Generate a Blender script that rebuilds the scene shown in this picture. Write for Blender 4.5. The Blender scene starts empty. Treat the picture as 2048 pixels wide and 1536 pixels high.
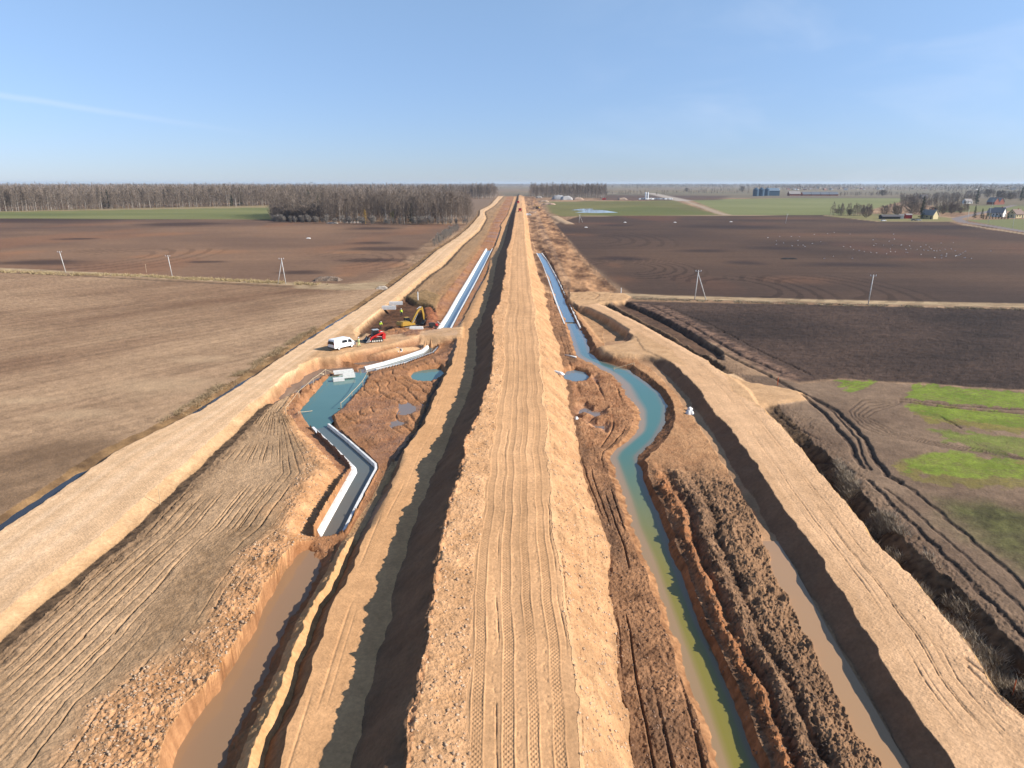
import bpy, bmesh, math, random
import numpy as np
from mathutils import Vector, Matrix
SC = bpy.context.scene
COL = SC.collection
R = math.radians

# ------------------------------------------------------------------ camera
FPX, CX, CY, HZN, HC = 1420.0, 1024.0, 768.0, 366.0, 30.0
TH = math.atan((CY-HZN)/FPX)
cam = bpy.data.cameras.new('camera'); camo = bpy.data.objects.new('camera', cam); COL.objects.link(camo)
cam.sensor_width = 36.0; cam.lens = 36.0*FPX/2048.0
cam.clip_start = 0.5; cam.clip_end = 60000
camo.location = (0, 0, HC); camo.rotation_euler = (math.pi/2-TH, 0, 0)
SC.camera = camo
CT, ST = math.cos(TH), math.sin(TH)

def direc(px, py):
    u = (px-CX)/FPX; v = (CY-py)/FPX
    return Vector((u, CT+v*ST, -ST+v*CT)).normalized()

def W(px, py, z=0.0):
    """point of the place seen at a given spot of the photo, at height z"""
    u = (px-CX)/FPX; v = (CY-py)/FPX
    dz = -ST+v*CT
    t = (z-HC)/dz
    return (u*t, (CT+v*ST)*t)

def WV(px, py, z=0.0):
    x, y = W(px, py, z); return Vector((x, y, z))

# ------------------------------------------------------------------ sun and sky
SUN_EL, SUN_AZ = R(31.0), R(-7.0)     # azimuth measured from +x towards +y
sdir = Vector((math.cos(SUN_EL)*math.cos(SUN_AZ), math.cos(SUN_EL)*math.sin(SUN_AZ), math.sin(SUN_EL)))
sl = bpy.data.lights.new('sun', 'SUN'); sl.energy = 5.0; sl.angle = R(0.5); sl.color = (1.0, 0.945, 0.87)
so = bpy.data.objects.new('sun', sl); COL.objects.link(so)
so.rotation_euler = sdir.to_track_quat('Z', 'Y').to_euler()

world = bpy.data.worlds.new('World'); SC.world = world; world.use_nodes = True
nt = world.node_tree; nt.nodes.clear()
def wn(t, **k):
    n = nt.nodes.new(t)
    for a, b in k.items(): setattr(n, a, b)
    return n
out = wn('ShaderNodeOutputWorld'); bg = wn('ShaderNodeBackground'); bg.inputs[1].default_value = 0.078
sky = wn('ShaderNodeTexSky', sky_type='NISHITA', sun_disc=False)
sky.sun_elevation = SUN_EL; sky.sun_rotation = math.pi/2-SUN_AZ
sky.altitude = 1500; sky.air_density = 1.0; sky.dust_density = 0.05; sky.ozone_density = 1.6
tc = wn('ShaderNodeTexCoord')
def wmath(op, a, b=None, clamp=False):
    n = wn('ShaderNodeMath', operation=op, use_clamp=clamp)
    for i, q in enumerate((a, b)):
        if q is None: continue
        if isinstance(q, (int, float)): n.inputs[i].default_value = q
        else: nt.links.new(q, n.inputs[i])
    return n.outputs[0]
def wdot(v):
    n = wn('ShaderNodeVectorMath', operation='DOT_PRODUCT')
    nt.links.new(tc.outputs['Generated'], n.inputs[0]); n.inputs[1].default_value = v
    return n.outputs['Value']
def wrange(x, a, b, c, d, smooth=True):
    n = wn('ShaderNodeMapRange'); n.interpolation_type = 'SMOOTHSTEP' if smooth else 'LINEAR'
    nt.links.new(x, n.inputs[0])
    for i, q in enumerate((a, b, c, d)): n.inputs[i+1].default_value = q
    return n.outputs[0]
# vapour trail: a thin great-circle streak high in the west
d1, d2 = direc(0, 191), direc(480, 263)
nrm = d1.cross(d2).normalized(); tan = (d2-d1).normalized()
nz = wn('ShaderNodeTexNoise'); nz.inputs['Scale'].default_value = 14; nz.inputs['Detail'].default_value = 4
nt.links.new(tc.outputs['Generated'], nz.inputs['Vector'])
off = wmath('ADD', wdot(nrm), wmath('MULTIPLY', wmath('SUBTRACT', nz.outputs['Fac'], 0.5), 0.004))
core = wrange(wmath('ABSOLUTE', off), 0.0, 0.0055, 1.0, 0.0)
along = wdot(tan); a1 = d1.dot(tan); a2 = direc(600, 281).dot(tan)
fade = wrange(along, a1, a2, 1.0, 0.0)
trail = wmath('MULTIPLY', wmath('MULTIPLY', core, fade), 0.20)
# thin cirrus on the right
mp = wn('ShaderNodeMapping'); mp.inputs['Scale'].default_value = (2.2, 2.2, 7.0); mp.inputs['Rotation'].default_value = (0.0, R(22), R(10))
nt.links.new(tc.outputs['Generated'], mp.inputs['Vector'])
n2 = wn('ShaderNodeTexNoise'); n2.inputs['Scale'].default_value = 2.3; n2.inputs['Detail'].default_value = 7; n2.inputs['Roughness'].default_value = 0.55; n2.inputs['Distortion'].default_value = 0.4
nt.links.new(mp.outputs['Vector'], n2.inputs['Vector'])
cc = direc(1780, 90)
cl = wmath('MULTIPLY', wrange(n2.outputs['Fac'], 0.42, 0.82, 0.0, 0.18), wrange(wdot(cc), 0.90, 0.995, 0.0, 1.0))
mixf = wmath('ADD', trail, cl, True)
tint = wn('ShaderNodeMix', data_type='RGBA', blend_type='MULTIPLY'); tint.inputs[0].default_value = 1.0
sepz = wn('ShaderNodeSeparateXYZ'); nt.links.new(tc.outputs['Generated'], sepz.inputs[0])
ramp = wn('ShaderNodeValToRGB'); nt.links.new(wmath('MULTIPLY', sepz.outputs['Z'], 2.0, True), ramp.inputs[0])
ramp.color_ramp.elements[0].position = 0.0; ramp.color_ramp.elements[0].color = (0.55, 0.66, 1.04, 1)
ramp.color_ramp.elements[1].position = 0.60; ramp.color_ramp.elements[1].color = (1.66, 1.62, 1.56, 1)
nt.links.new(sky.outputs[0], tint.inputs[6]); nt.links.new(ramp.outputs[0], tint.inputs[7])
mx = wn('ShaderNodeMix', data_type='RGBA'); nt.links.new(mixf, mx.inputs[0]); nt.links.new(tint.outputs[2], mx.inputs[6])
mx.inputs[7].default_value = (7.6, 8.2, 9.4, 1)
nt.links.new(mx.outputs[2], bg.inputs[0]); nt.links.new(bg.outputs[0], out.inputs[0])

SC.view_settings.view_transform = 'Standard'; SC.view_settings.look = 'None'
SC.view_settings.exposure = 0.60; SC.view_settings.gamma = 1.0
SC.cycles.max_bounces = 6; SC.cycles.volume_bounces = 1; SC.cycles.transparent_max_bounces = 6
SC.cycles.volume_step_rate = 4.0

# ------------------------------------------------------------------ tags
def tag(o, label=None, cat=None, group=None, kind=None):
    if label: o['label'] = label
    if cat: o['category'] = cat
    if group: o['group'] = group
    if kind: o['kind'] = kind
    return o
def empty(name, loc, rz=0.0):
    o = bpy.data.objects.new(name, None); o.empty_display_size = 0.3
    COL.objects.link(o); o.location = loc; o.rotation_euler = (0, 0, rz); return o

# ------------------------------------------------------------------ materials
MATS = {}
def mat(name, col, rough=0.7, metal=0.0, spec=0.4, noise=0.12, nscale=6.0, bump=0.0):
    if name in MATS: return MATS[name]
    m = bpy.data.materials.new(name); m.use_nodes = True; t = m.node_tree
    p = t.nodes['Principled BSDF']
    p.inputs['Roughness'].default_value = rough; p.inputs['Metallic'].default_value = metal
    p.inputs['Specular IOR Level'].default_value = spec
    g = t.nodes.new('ShaderNodeTexCoord'); n = t.nodes.new('ShaderNodeTexNoise')
    n.inputs['Scale'].default_value = nscale; n.inputs['Detail'].default_value = 5
    t.links.new(g.outputs['Object'], n.inputs['Vector'])
    r = t.nodes.new('ShaderNodeMapRange'); t.links.new(n.outputs['Fac'], r.inputs[0])
    r.inputs[1].default_value = 0.3; r.inputs[2].default_value = 0.7
    r.inputs[3].default_value = 1-noise; r.inputs[4].default_value = 1+noise
    x = t.nodes.new('ShaderNodeVectorMath'); x.operation = 'SCALE'
    x.inputs[0].default_value = col[:3]; t.links.new(r.outputs[0], x.inputs['Scale'])
    t.links.new(x.outputs[0], p.inputs['Base Color'])
    if bump:
        b = t.nodes.new('ShaderNodeBump'); b.inputs['Strength'].default_value = bump; b.inputs['Distance'].default_value = 0.05
        t.links.new(n.outputs['Fac'], b.inputs['Height']); t.links.new(b.outputs[0], p.inputs['Normal'])
    MATS[name] = m; return m

def vcol_mat(name, rough=0.85, spec=0.2):
    m = bpy.data.materials.new(name); m.use_nodes = True; t = m.node_tree
    p = t.nodes['Principled BSDF']; p.inputs['Roughness'].default_value = rough; p.inputs['Specular IOR Level'].default_value = spec
    a = t.nodes.new('ShaderNodeAttribute'); a.attribute_name = 'Col'
    t.links.new(a.outputs['Color'], p.inputs['Base Color'])
    MATS[name] = m; return m

def ground_mat():
    m = bpy.data.materials.new('earth'); m.use_nodes = True; t = m.node_tree; L = t.links
    p = t.nodes['Principled BSDF']
    def N(ty, **k):
        n = t.nodes.new(ty)
        for a, b in k.items(): setattr(n, a, b)
        return n
    a = N('ShaderNodeAttribute', attribute_name='Col')          # soil colour, alpha = wetness
    b = N('ShaderNodeAttribute', attribute_name='Aux')          # r = grain strength, g = tread mask
    tr = N('ShaderNodeAttribute', attribute_name='Trk')         # tread coordinates in metres
    geo = N('ShaderNodeNewGeometry')
    n1 = N('ShaderNodeTexNoise'); n1.inputs['Scale'].default_value = 3.2; n1.inputs['Detail'].default_value = 8; n1.inputs['Roughness'].default_value = 0.68
    n2 = N('ShaderNodeTexNoise'); n2.inputs['Scale'].default_value = 0.45; n2.inputs['Detail'].default_value = 6; n2.inputs['Roughness'].default_value = 0.6
    n3 = N('ShaderNodeTexVoronoi'); n3.inputs['Scale'].default_value = 5.0
    for n in (n1, n2, n3): L.new(geo.outputs['Position'], n.inputs['Vector'])
    def rng(s, a0, b0, c0, d0):
        r = N('ShaderNodeMapRange'); L.new(s, r.inputs[0])
        for i, q in enumerate((a0, b0, c0, d0)): r.inputs[i+1].default_value = q
        return r.outputs[0]
    def mt(op, x, y):
        q = N('ShaderNodeMath', operation=op)
        for i, s in enumerate((x, y)):
            if isinstance(s, (int, float)): q.inputs[i].default_value = s
            else: L.new(s, q.inputs[i])
        return q.outputs[0]
    sep = N('ShaderNodeSeparateColor'); L.new(b.outputs['Color'], sep.inputs[0])
    f = mt('MULTIPLY', rng(n1.outputs['Fac'], 0.3, 0.7, 0.8, 1.2), rng(n2.outputs['Fac'], 0.3, 0.7, 0.88, 1.12))
    sc = N('ShaderNodeVectorMath', operation='SCALE'); L.new(a.outputs['Color'], sc.inputs[0]); L.new(f, sc.inputs['Scale'])
    L.new(sc.outputs[0], p.inputs['Base Color'])
    L.new(rng(a.outputs['Alpha'], 0.0, 1.0, 0.95, 0.22), p.inputs['Roughness'])
    L.new(rng(a.outputs['Alpha'], 0.0, 1.0, 0.12, 0.5), p.inputs['Specular IOR Level'])
    # tread blocks pressed by wide tyres
    st = N('ShaderNodeSeparateColor'); L.new(tr.outputs['Color'], st.inputs[0])
    u, v = st.outputs[0], st.outputs[1]
    k = 2*math.pi/0.30
    s1 = mt('SINE', mt('MULTIPLY', u, k), 0.0)
    s2 = mt('SINE', mt('MULTIPLY', v, k), 0.0)
    tread = mt('MULTIPLY', mt('MULTIPLY', s1, s2), sep.outputs[1])
    h = mt('ADD', mt('MULTIPLY', mt('ADD', n1.outputs['Fac'], mt('MULTIPLY', n3.outputs['Distance'], 0.35)), mt('MULTIPLY', sep.outputs[0], 0.12)), mt('MULTIPLY', tread, 0.006))
    bp = N('ShaderNodeBump'); bp.inputs['Distance'].default_value = 1.0; bp.inputs['Strength'].default_value = 1.0
    L.new(h, bp.inputs['Height']); L.new(bp.outputs[0], p.inputs['Normal'])
    return m

def water_mat(name, c1, c2, c3=None, ax=(0, 1, 0), lo=0, hi=1, rough=0.06, nsc=0.25):
    """murky water: body colour drifts between c1 and c2 along ax, silt streaks c3"""
    m = bpy.data.materials.new(name); m.use_nodes = True; t = m.node_tree; L = t.links
    p = t.nodes['Principled BSDF']; p.inputs['Roughness'].default_value = rough; p.inputs['IOR'].default_value = 1.33
    geo = t.nodes.new('ShaderNodeNewGeometry')
    d = t.nodes.new('ShaderNodeVectorMath'); d.operation = 'DOT_PRODUCT'; d.inputs[1].default_value = ax; L.new(geo.outputs['Position'], d.inputs[0])
    n = t.nodes.new('ShaderNodeTexNoise'); n.inputs['Scale'].default_value = nsc; n.inputs['Detail'].default_value = 4; L.new(geo.outputs['Position'], n.inputs['Vector'])
    r = t.nodes.new('ShaderNodeMapRange'); L.new(d.outputs['Value'], r.inputs[0]); r.inputs[1].default_value = lo; r.inputs[2].default_value = hi
    q = t.nodes.new('ShaderNodeMath'); q.operation = 'MULTIPLY_ADD'; L.new(n.outputs['Fac'], q.inputs[0]); q.inputs[1].default_value = 0.5; q.inputs[2].default_value = -0.25
    s = t.nodes.new('ShaderNodeMath'); s.operation = 'ADD'; s.use_clamp = True; L.new(r.outputs[0], s.inputs[0]); L.new(q.outputs[0], s.inputs[1])
    x = t.nodes.new('ShaderNodeMix'); x.data_type = 'RGBA'; x.inputs[6].default_value = (*c1, 1); x.inputs[7].default_value = (*c2, 1); L.new(s.outputs[0], x.inputs[0])
    last = x.outputs[2]
    if c3:
        a = t.nodes.new('ShaderNodeAttribute'); a.attribute_name = 'shore'
        y = t.nodes.new('ShaderNodeMix'); y.data_type = 'RGBA'; L.new(a.outputs['Fac'], y.inputs[0]); L.new(last, y.inputs[6]); y.inputs[7].default_value = (*c3, 1)
        last = y.outputs[2]
    L.new(last, p.inputs['Base Color'])
    n4 = t.nodes.new('ShaderNodeTexNoise'); n4.inputs['Scale'].default_value = 2.5; n4.inputs['Detail'].default_value = 3; L.new(geo.outputs['Position'], n4.inputs['Vector'])
    b = t.nodes.new('ShaderNodeBump'); b.inputs['Strength'].default_value = 0.05; b.inputs['Distance'].default_value = 0.05
    L.new(n4.outputs['Fac'], b.inputs['Height']); L.new(b.outputs[0], p.inputs['Normal'])
    return m

# ------------------------------------------------------------------ noise
def _h(ix, iy, s):
    n = (ix*374761393 + iy*668265263 + s*1274126177) & 0xffffffff
    n = ((n ^ (n >> 13))*1274126177) & 0xffffffff
    n = ((n ^ (n >> 16))*2246822519) & 0xffffffff
    return ((n ^ (n >> 15)) & 0xffffff).astype(np.float32)/np.float32(0xffffff)
def vn(x, y, s=0):
    fx = np.floor(x); fy = np.floor(y)
    ix = fx.astype(np.int64); iy = fy.astype(np.int64)
    tx = (x-fx).astype(np.float32); ty = (y-fy).astype(np.float32)
    tx = tx*tx*(3-2*tx); ty = ty*ty*(3-2*ty)
    a = _h(ix, iy, s); b = _h(ix+1, iy, s); c = _h(ix, iy+1, s); d = _h(ix+1, iy+1, s)
    return (a+(b-a)*tx) + ((c+(d-c)*tx)-(a+(b-a)*tx))*ty
def fbm(x, y, s=0, o=4, g=0.5):
    r = 0; a = 1.0; t = 0
    for i in range(o):
        r = r + a*vn(x, y, s+17*i); t += a; a *= g
        x, y = x*1.93+y*0.51+3.1, y*1.93-x*0.51+7.7
    return r/t*2-1
def sstep(a, b, x):
    t = np.clip((x-a)/(b-a), 0, 1); return t*t*(3-2*t)
def lerp(a, b, t): return a+(b-a)*t

# ------------------------------------------------------------------ terrain grid
NROW, NCOL = 1000, 1900
# rows: even in viewing angle below the horizon, columns: a fan; only the density is graded
vv = np.linspace(0, 1, NROW)**1.0
tanv = lerp(30/16000.0, 30/22.0, 0)  # placeholder
rowpx = np.concatenate([np.linspace(368.2, 400, 60, endpoint=False), np.linspace(400, 1660, NROW-60)])
vrow = (CY-rowpx)/FPX
trow = (0-HC)/(-ST+vrow*CT)
YR = ((CT+vrow*ST)*trow)            # world y per row, descending
a = np.linspace(-1, 1, NCOL)
fan = 0.93*a + 0.5*np.sign(a)*np.maximum(np.abs(a)-0.9, 0)/0.1*0.5
X = (fan[None, :]*YR[:, None]); Y = np.repeat(YR[:, None], NCOL, 1)
Xf = X.astype(np.float64); Yf = Y.astype(np.float64)
DIST = Yf

# ---- breaklines (left to right): points are (px, py, z) seen in the photo, or offsets of another line
def line(pts):
    P = sorted([(W(a, b, c)[1], W(a, b, c)[0], c) for a, b, c in pts])
    y = np.array([p[0] for p in P]); x = np.array([p[1] for p in P]); z = np.array([p[2] for p in P])
    # extend straight on towards the camera
    def fx(q):
        r = np.interp(q, y, x)
        lo = q < y[0]
        s0 = (x[min(2, len(x)-1)]-x[0])/max(y[min(2, len(y)-1)]-y[0], 1e-3)
        r = np.where(lo, x[0]+(q-y[0])*s0, r)
        hi = q > y[-1]
        s1 = (x[-1]-x[-2])/max(y[-1]-y[-2], 1e-3)
        return np.where(hi, x[-1]+(q-y[-1])*s1, r)
    return fx(YR), np.interp(YR, y, z)
def zline(base, dx, z):
    """line running dx metres beside another; z is a number or [(world y, z)...]"""
    x = base[0] + (dx if np.isscalar(dx) else np.interp(YR, [q[0] for q in dx], [q[1] for q in dx]))
    zz = np.full(NROW, z) if np.isscalar(z) else np.interp(YR, [q[0] for q in z], [q[1] for q in z])
    return x, zz
def wy(py, z=0): return W(1024, py, z)[1]

zr = 0.5
L_road_l = line([(0,1062,zr),(58,1022,zr),(117,984,zr),(185,934,zr),(232,904,zr),(267,885,zr),(375,832,zr),(410,815,zr),(512,750,zr),(560,716,zr),(638,666,zr),(726,611,zr),(775,578,zr),(799,560,zr),(837,532,zr),(874,500,zr),(917,472,zr),(937,455,zr),(959,430,zr),(960,420,zr),(980,410,zr),(997,391,zr)])
L_sh_b = line([(0,1283,-.2),(70,1223,-.2),(167,1140,-.2),(244,1080,-.2),(321,1007,-.2),(345,984,-.2),(390,942,-.2),(467,872,-.2),(512,825,-.2),(560,786,-.2),(620,740,-.2),(716,672,-.2),(771,626,-.2),(806,597,-.2),(857,552,-.2),(887,532,-.2),(924,492,-.2),(959,462,-.2),(973,437,-.2),(969,425,-.2),(989,412,-.2),(1004,396,-.2)])
L_road_r = (L_sh_b[0]-np.interp(YR,[40,120,300,900],[1.35,1.3,1.3,1.2]), np.full(NROW, zr+.05))
L_gr = zline(L_sh_b, np.interp(YR,[30,130,300],[1.1,.9,.9]) if False else 1.1, -0.05)
# right edge of the rutted ground = lip of the left basin
G_r = line([(307,1536,0),(359,1440,0),(377,1401,0),(436,1342,0),(478,1279,0),(516,1209,0),(558,1140,0),(593,1080,0),(628,1052,0),(660,1000,0),(690,945,0),(650,900,-.1),(610,860,-.2),(575,825,-.3),(585,795,-.5),(620,760,-.6),(640,745,-.6),(700,705,-.3),(735,674,-.2),(790,648,-.1),(830,640,0),(862,640,0),(880,600,0),(920,550,0),(958,500,0),(975,470,0),(988,440,0),(1005,410,0)])
Ba_l = line([(353,1536,-1.75),(394,1453,-1.75),(436,1380,-1.75),(481,1300,-1.75),(513,1237,-1.75),(558,1157,-1.75),(600,1105,-1.6),(655,1060,-1.0),(700,990,-.9),(722,940,-.8),(690,890,-.8),(660,850,-.8),(640,820,-.9),(660,790,-.9),(680,760,-.9),(710,735,-.8),(760,705,-.5),(800,670,-.3),(850,660,-.2),(885,640,-.2),(925,560,0),(965,500,0),(985,470,0),(997,440,0),(1012,410,0)])
Be_l = line([(555,1536,0.15),(593,1419,.15),(628,1314,.15),(663,1216,.15),(700,1140,.15),(711,1120,.15),(752,1025,.15),(781,976,.15),(810,898,.15),(832,869,.15),(851,843,.15),(859,820,.15),(872,785,.15),(896,740,.15),(904,724,.15),(915,681,.15),(912,655,.15),(921,646,.15),(942,606,.15),(960,572,.1),(976,545,.1),(984,505,.1),(992,489,.1),(1003,455,.1),(1001,450,.1),(1015,430,.1),(1024,404,.1)])
yA, yB = wy(906), wy(1130)
tdx = [(20,-1.15),(yA-6,-1.0),(yA,-0.7),(wy(740),-.8),(wy(650),-.6),(400,-.8)]
B_tr = zline(Be_l, tdx, [(20,-0.95),(yA-5,-.95),(yA+2,-.9),(wy(740),-.9),(wy(700),-.4),(wy(650),-.1),(wy(640),-.55),(600,-.6)])
B_cr = zline(Be_l, [(20,-1.75),(yA-6,-1.55),(yA,-1.1),(wy(740),-1.3),(wy(650),-1.0),(400,-1.2)], [(20,-0.15),(yA-8,-.2),(yA-2,-.9),(wy(740),-.9),(wy(700),-.4),(wy(640),-.45),(600,-.3)])
Ba_r = zline(Be_l, [(20,-4.2),(yB,-3.6),(yA-4,-2.2),(yA+3,-1.8),(wy(740),-2.0),(wy(650),-1.4),(400,-1.5)], [(20,-1.75),(yB,-1.75),(yB+6,-1.0),(yA,-.9),(wy(740),-.9),(wy(700),-.5),(wy(650),-.25),(600,-.2)])
Cr_l = line([(807,1536,3.1),(814,1488,3.1),(842,1314,3.1),(870,1140,3.1),(894,1000,3.1),(930,890,3.1),(962,800,3.1),(984,735,3.1),(990,690,3.1),(986,640,3.1),(1000,590,3.2),(1010,548,3.4),(1014,499,3.6),(1022,477,3.7),(1027,448,3.8),(1030,429,3.6),(1034,410,3.2),(1036,400,2.8)])
Ft_l = zline(Cr_l, [(20,-3.3),(120,-3.3),(250,-3.9),(700,-4.5)], 0.1)
Tp_l = line([(926,1536,2.75),(940,1349,2.75),(953,1174,2.75),(967,1035,2.75),(985,900,2.75),(998,800,2.8),(1008,720,2.8),(1010,650,2.9),(1015,590,3.0),(1020,540,3.2),(1023,499,3.4),(1029,470,3.5),(1032,448,3.6),(1035,429,3.4),(1037,410,3.1),(1038,400,2.7)])
Tp_r = line([(1168,1536,2.75),(1140,1320,2.75),(1118,1150,2.75),(1106,1035,2.75),(1098,930,2.75),(1092,850,2.75),(1084,760,2.8),(1076,690,2.9),(1066,610,3.0),(1060,560,3.2),(1055,520,3.3),(1051,480,3.5),(1049,448,3.6),(1047,429,3.4),(1045,410,3.1),(1043,400,2.7)])
Ft_r = line([(1285,1536,-.3),(1250,1366,-.3),(1219,1174,-.3),(1205,1035,-.3),(1184,980,-.3),(1162,893,-.3),(1149,844,-.3),(1134,782,-.3),(1125,730,-.3),(1120,700,-.2),(1102,648,-.1),(1086,570,0),(1074,543,0),(1063,496,0),(1057,448,.2),(1052,419,.4),(1049,400,.4)])
K_l = line([(1422,1536,-.5),(1378,1394,-.5),(1316,1216,-.5),(1285,1122,-.5),(1253,1052,-.5),(1238,1000,-.5),(1210,918,-.5),(1213,905,-.5),(1255,870,-.5),(1266,853,-.5),(1266,822,-.5),(1248,800,-.5),(1234,775,-.6),(1222,752,-.7),(1190,735,-.7),(1150,715,-.6),(1140,685,-.6),(1129,648,-.5),(1110,607,-.4),(1095,560,-.3),(1080,520,-.2),(1070,503,-.1),(1062,470,.1),(1056,430,.2)])
K_bl = line([(1452,1536,-.92),(1404,1394,-.92),(1340,1216,-.92),(1307,1122,-.92),(1275,1052,-.92),(1260,1000,-.92),(1230,918,-.92),(1236,905,-.92),(1285,865,-.92),(1288,850,-.92),(1286,822,-.92),(1268,797,-.92),(1256,770,-.92),(1236,752,-.92),(1205,735,-.92),(1160,712,-.92),(1150,685,-.92),(1138,648,-.92),(1118,607,-.92),(1103,560,-.92),(1084,525,-.92),(1076,508,-.9),(1067,490,-.3),(1058,430,.1)])
K_br = line([(1500,1524,-.92),(1455,1398,-.92),(1425,1325,-.92),(1390,1251,-.92),(1333,1105,-.92),(1307,1029,-.92),(1282,967,-.92),(1266,915,-.92),(1304,878,-.92),(1322,844,-.92),(1327,814,-.92),(1316,790,-.92),(1287,768,-.92),(1250,741,-.92),(1198,724,-.92),(1176,708,-.92),(1168,681,-.92),(1140,634,-.92),(1124,599,-.92),(1111,560,-.92),(1094,525,-.92),(1081,508,-.9),(1072,490,-.3),(1062,430,.1)])
K_r = line([(1540,1524,-.1),(1492,1398,-.1),(1456,1325,-.1),(1420,1251,-.1),(1360,1105,-.1),(1332,1029,-.1),(1304,967,-.1),(1288,920,-.1),(1326,885,-.1),(1347,850,-.1),(1350,815,-.1),(1334,782,-.1),(1304,756,-.2),(1264,729,-.2),(1215,714,-.1),(1196,700,-.1),(1182,674,-.1),(1156,634,-.2),(1136,597,-.2),(1120,560,-.1),(1103,525,0),(1090,505,0),(1078,480,.1),(1066,430,.1)])
S_l = line([(1750,1536,-.33),(1699,1449,-.33),(1659,1355,-.33),(1622,1299,-.33),(1585,1228,-.33),(1545,1140,-.33),(1518,1052,-.33),(1490,1000,-.6),(1450,935,-.5),(1415,880,-.4),(1385,835,-.4),(1360,800,-.4),(1330,765,-.4),(1300,735,-.4),(1260,715,-.1),(1230,705,-.1),(1210,690,-.3),(1205,660,-.8),(1180,640,-.8),(1150,615,-.4),(1140,597,-.2),(1130,560,0),(1115,525,0),(1100,500,.1),(1085,480,.1),(1072,430,.1)])
R_l = line([(1883,1497,.95),(1798,1367,.95),(1718,1248,.95),(1625,1100,.95),(1600,1066,.95),(1550,985,.95),(1496,913,.95),(1460,860,.95),(1431,819,.95),(1395,775,1.05),(1355,735,1.0),(1330,718,.9),(1290,700,.8),(1269,673,.8),(1217,638,.7),(1168,618,.6),(1145,603,.3),(1140,590,.1),(1140,560,0),(1125,530,0),(1112,500,0),(1096,470,0),(1078,430,0)])
R_ft = (R_l[0]-np.interp(YR,[30,wy(735),wy(700),wy(672),wy(618),wy(600)],[1.55,1.55,.8,1.9,1.9,.6]), np.interp(YR,[30,wy(735),wy(712),wy(700),wy(680),wy(672),wy(618),wy(600)],[-.38,-.38,-.1,-.2,-.2,-.8,-.8,0]))
R_r = line([(2090,1470,.95),(1977,1355,.95),(1926,1270,.95),(1855,1182,.95),(1767,1100,.95),(1691,1009,.95),(1598,897,.95),(1527,818,.95),(1500,790,.95),(1470,760,1.0),(1441,745,.9),(1412,722,.9),(1373,697,.8),(1314,665,.8),(1265,638,.7),(1217,615,.6),(1195,604,.3),(1200,596,.1),(1220,580,0),(1190,550,0),(1165,525,0),(1140,495,0),(1118,465,0),(1100,440,0)])
D_b = (R_r[0]+np.interp(YR,[30,wy(897),wy(800),wy(745),wy(640),wy(605),wy(590)],[1.9,1.7,1.5,1.5,1.8,1.5,1.]), np.interp(YR,[30,wy(897),wy(865),wy(812),wy(790),wy(755),wy(735),wy(720),wy(612),wy(602)],[-1.5,-1.4,-.5,-.3,.4,.4,-.9,-1.2,-1.1,0]))
D_r = (R_r[0]+np.interp(YR,[30,wy(897),wy(800),wy(745),wy(640),wy(605),wy(590)],[3.8,3.4,3.0,3.0,3.6,2.8,2.]), np.zeros(NROW)+.02)
F_l = (L_road_l[0]-2.9, np.zeros(NROW))
D_l = (L_road_l[0]-1.45, np.interp(YR, [20,wy(960),wy(930),wy(860),wy(835),wy(825),wy(770),wy(735),wy(715),wy(690),wy(640),wy(600),700,1200],[-.75,-.8,-.32,-.28,-.32,-.6,-.55,-.30,-.3,-.55,-.5,-.3,-.4,-.3]))
LINES = [F_l, D_l, L_road_l, L_road_r, L_sh_b, L_gr, G_r, Ba_l, Ba_r, B_cr, B_tr, Be_l, Ft_l, Cr_l, Tp_l, Tp_r, Ft_r, K_l, K_bl, K_br, K_r, S_l, R_ft, R_l, R_r, D_b, D_r]
LX = np.array([l[0] for l in LINES]); LZ = np.array([l[1] for l in LINES])
for k in range(1, len(LINES)):                        # keep them in order
    LX[k] = np.maximum(LX[k], LX[k-1]+0.05)
for k_, am in ((13, .30), (14, .28), (15, .25), (16, .35), (22, .25), (23, .25), (24, .2)):
    LX[k_] += am*(fbm(YR/9.0, YR*0+k_*7.3, 201, 3)*2)*sstep(400, 150, YR)
wb_ = .35*fbm(YR/6.0, YR*0+2, 211, 2)*2*sstep(62, 55, YR); LX[6] += wb_; LX[7] += wb_+.12*fbm(YR/2.6, YR*0+5, 212, 2)*2*(YR < 60)
for k in range(1, len(LINES)): LX[k] = np.maximum(LX[k], LX[k-1]+0.05)
LX[18] -= .22; LX[19] += .30
# names of the strips between them
(F_OUT_L, S_DITCH_L1, S_DITCH_L2, S_ROAD_L, S_SHOULDER, S_LEDGE, S_RUTS, S_BANK_L, S_BASIN, S_BANK_R, S_T1, S_T2, S_BENCH, S_SLOPE_L, S_WINDROW, S_TOP, S_SLOPE_R,
 S_MUD_R, S_KBL, S_KW, S_KBR, S_SPOIL, S_BROWN, S_BANK_RR, S_ROAD_R, S_DR1, S_DR2, F_OUT_R) = range(28)
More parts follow.
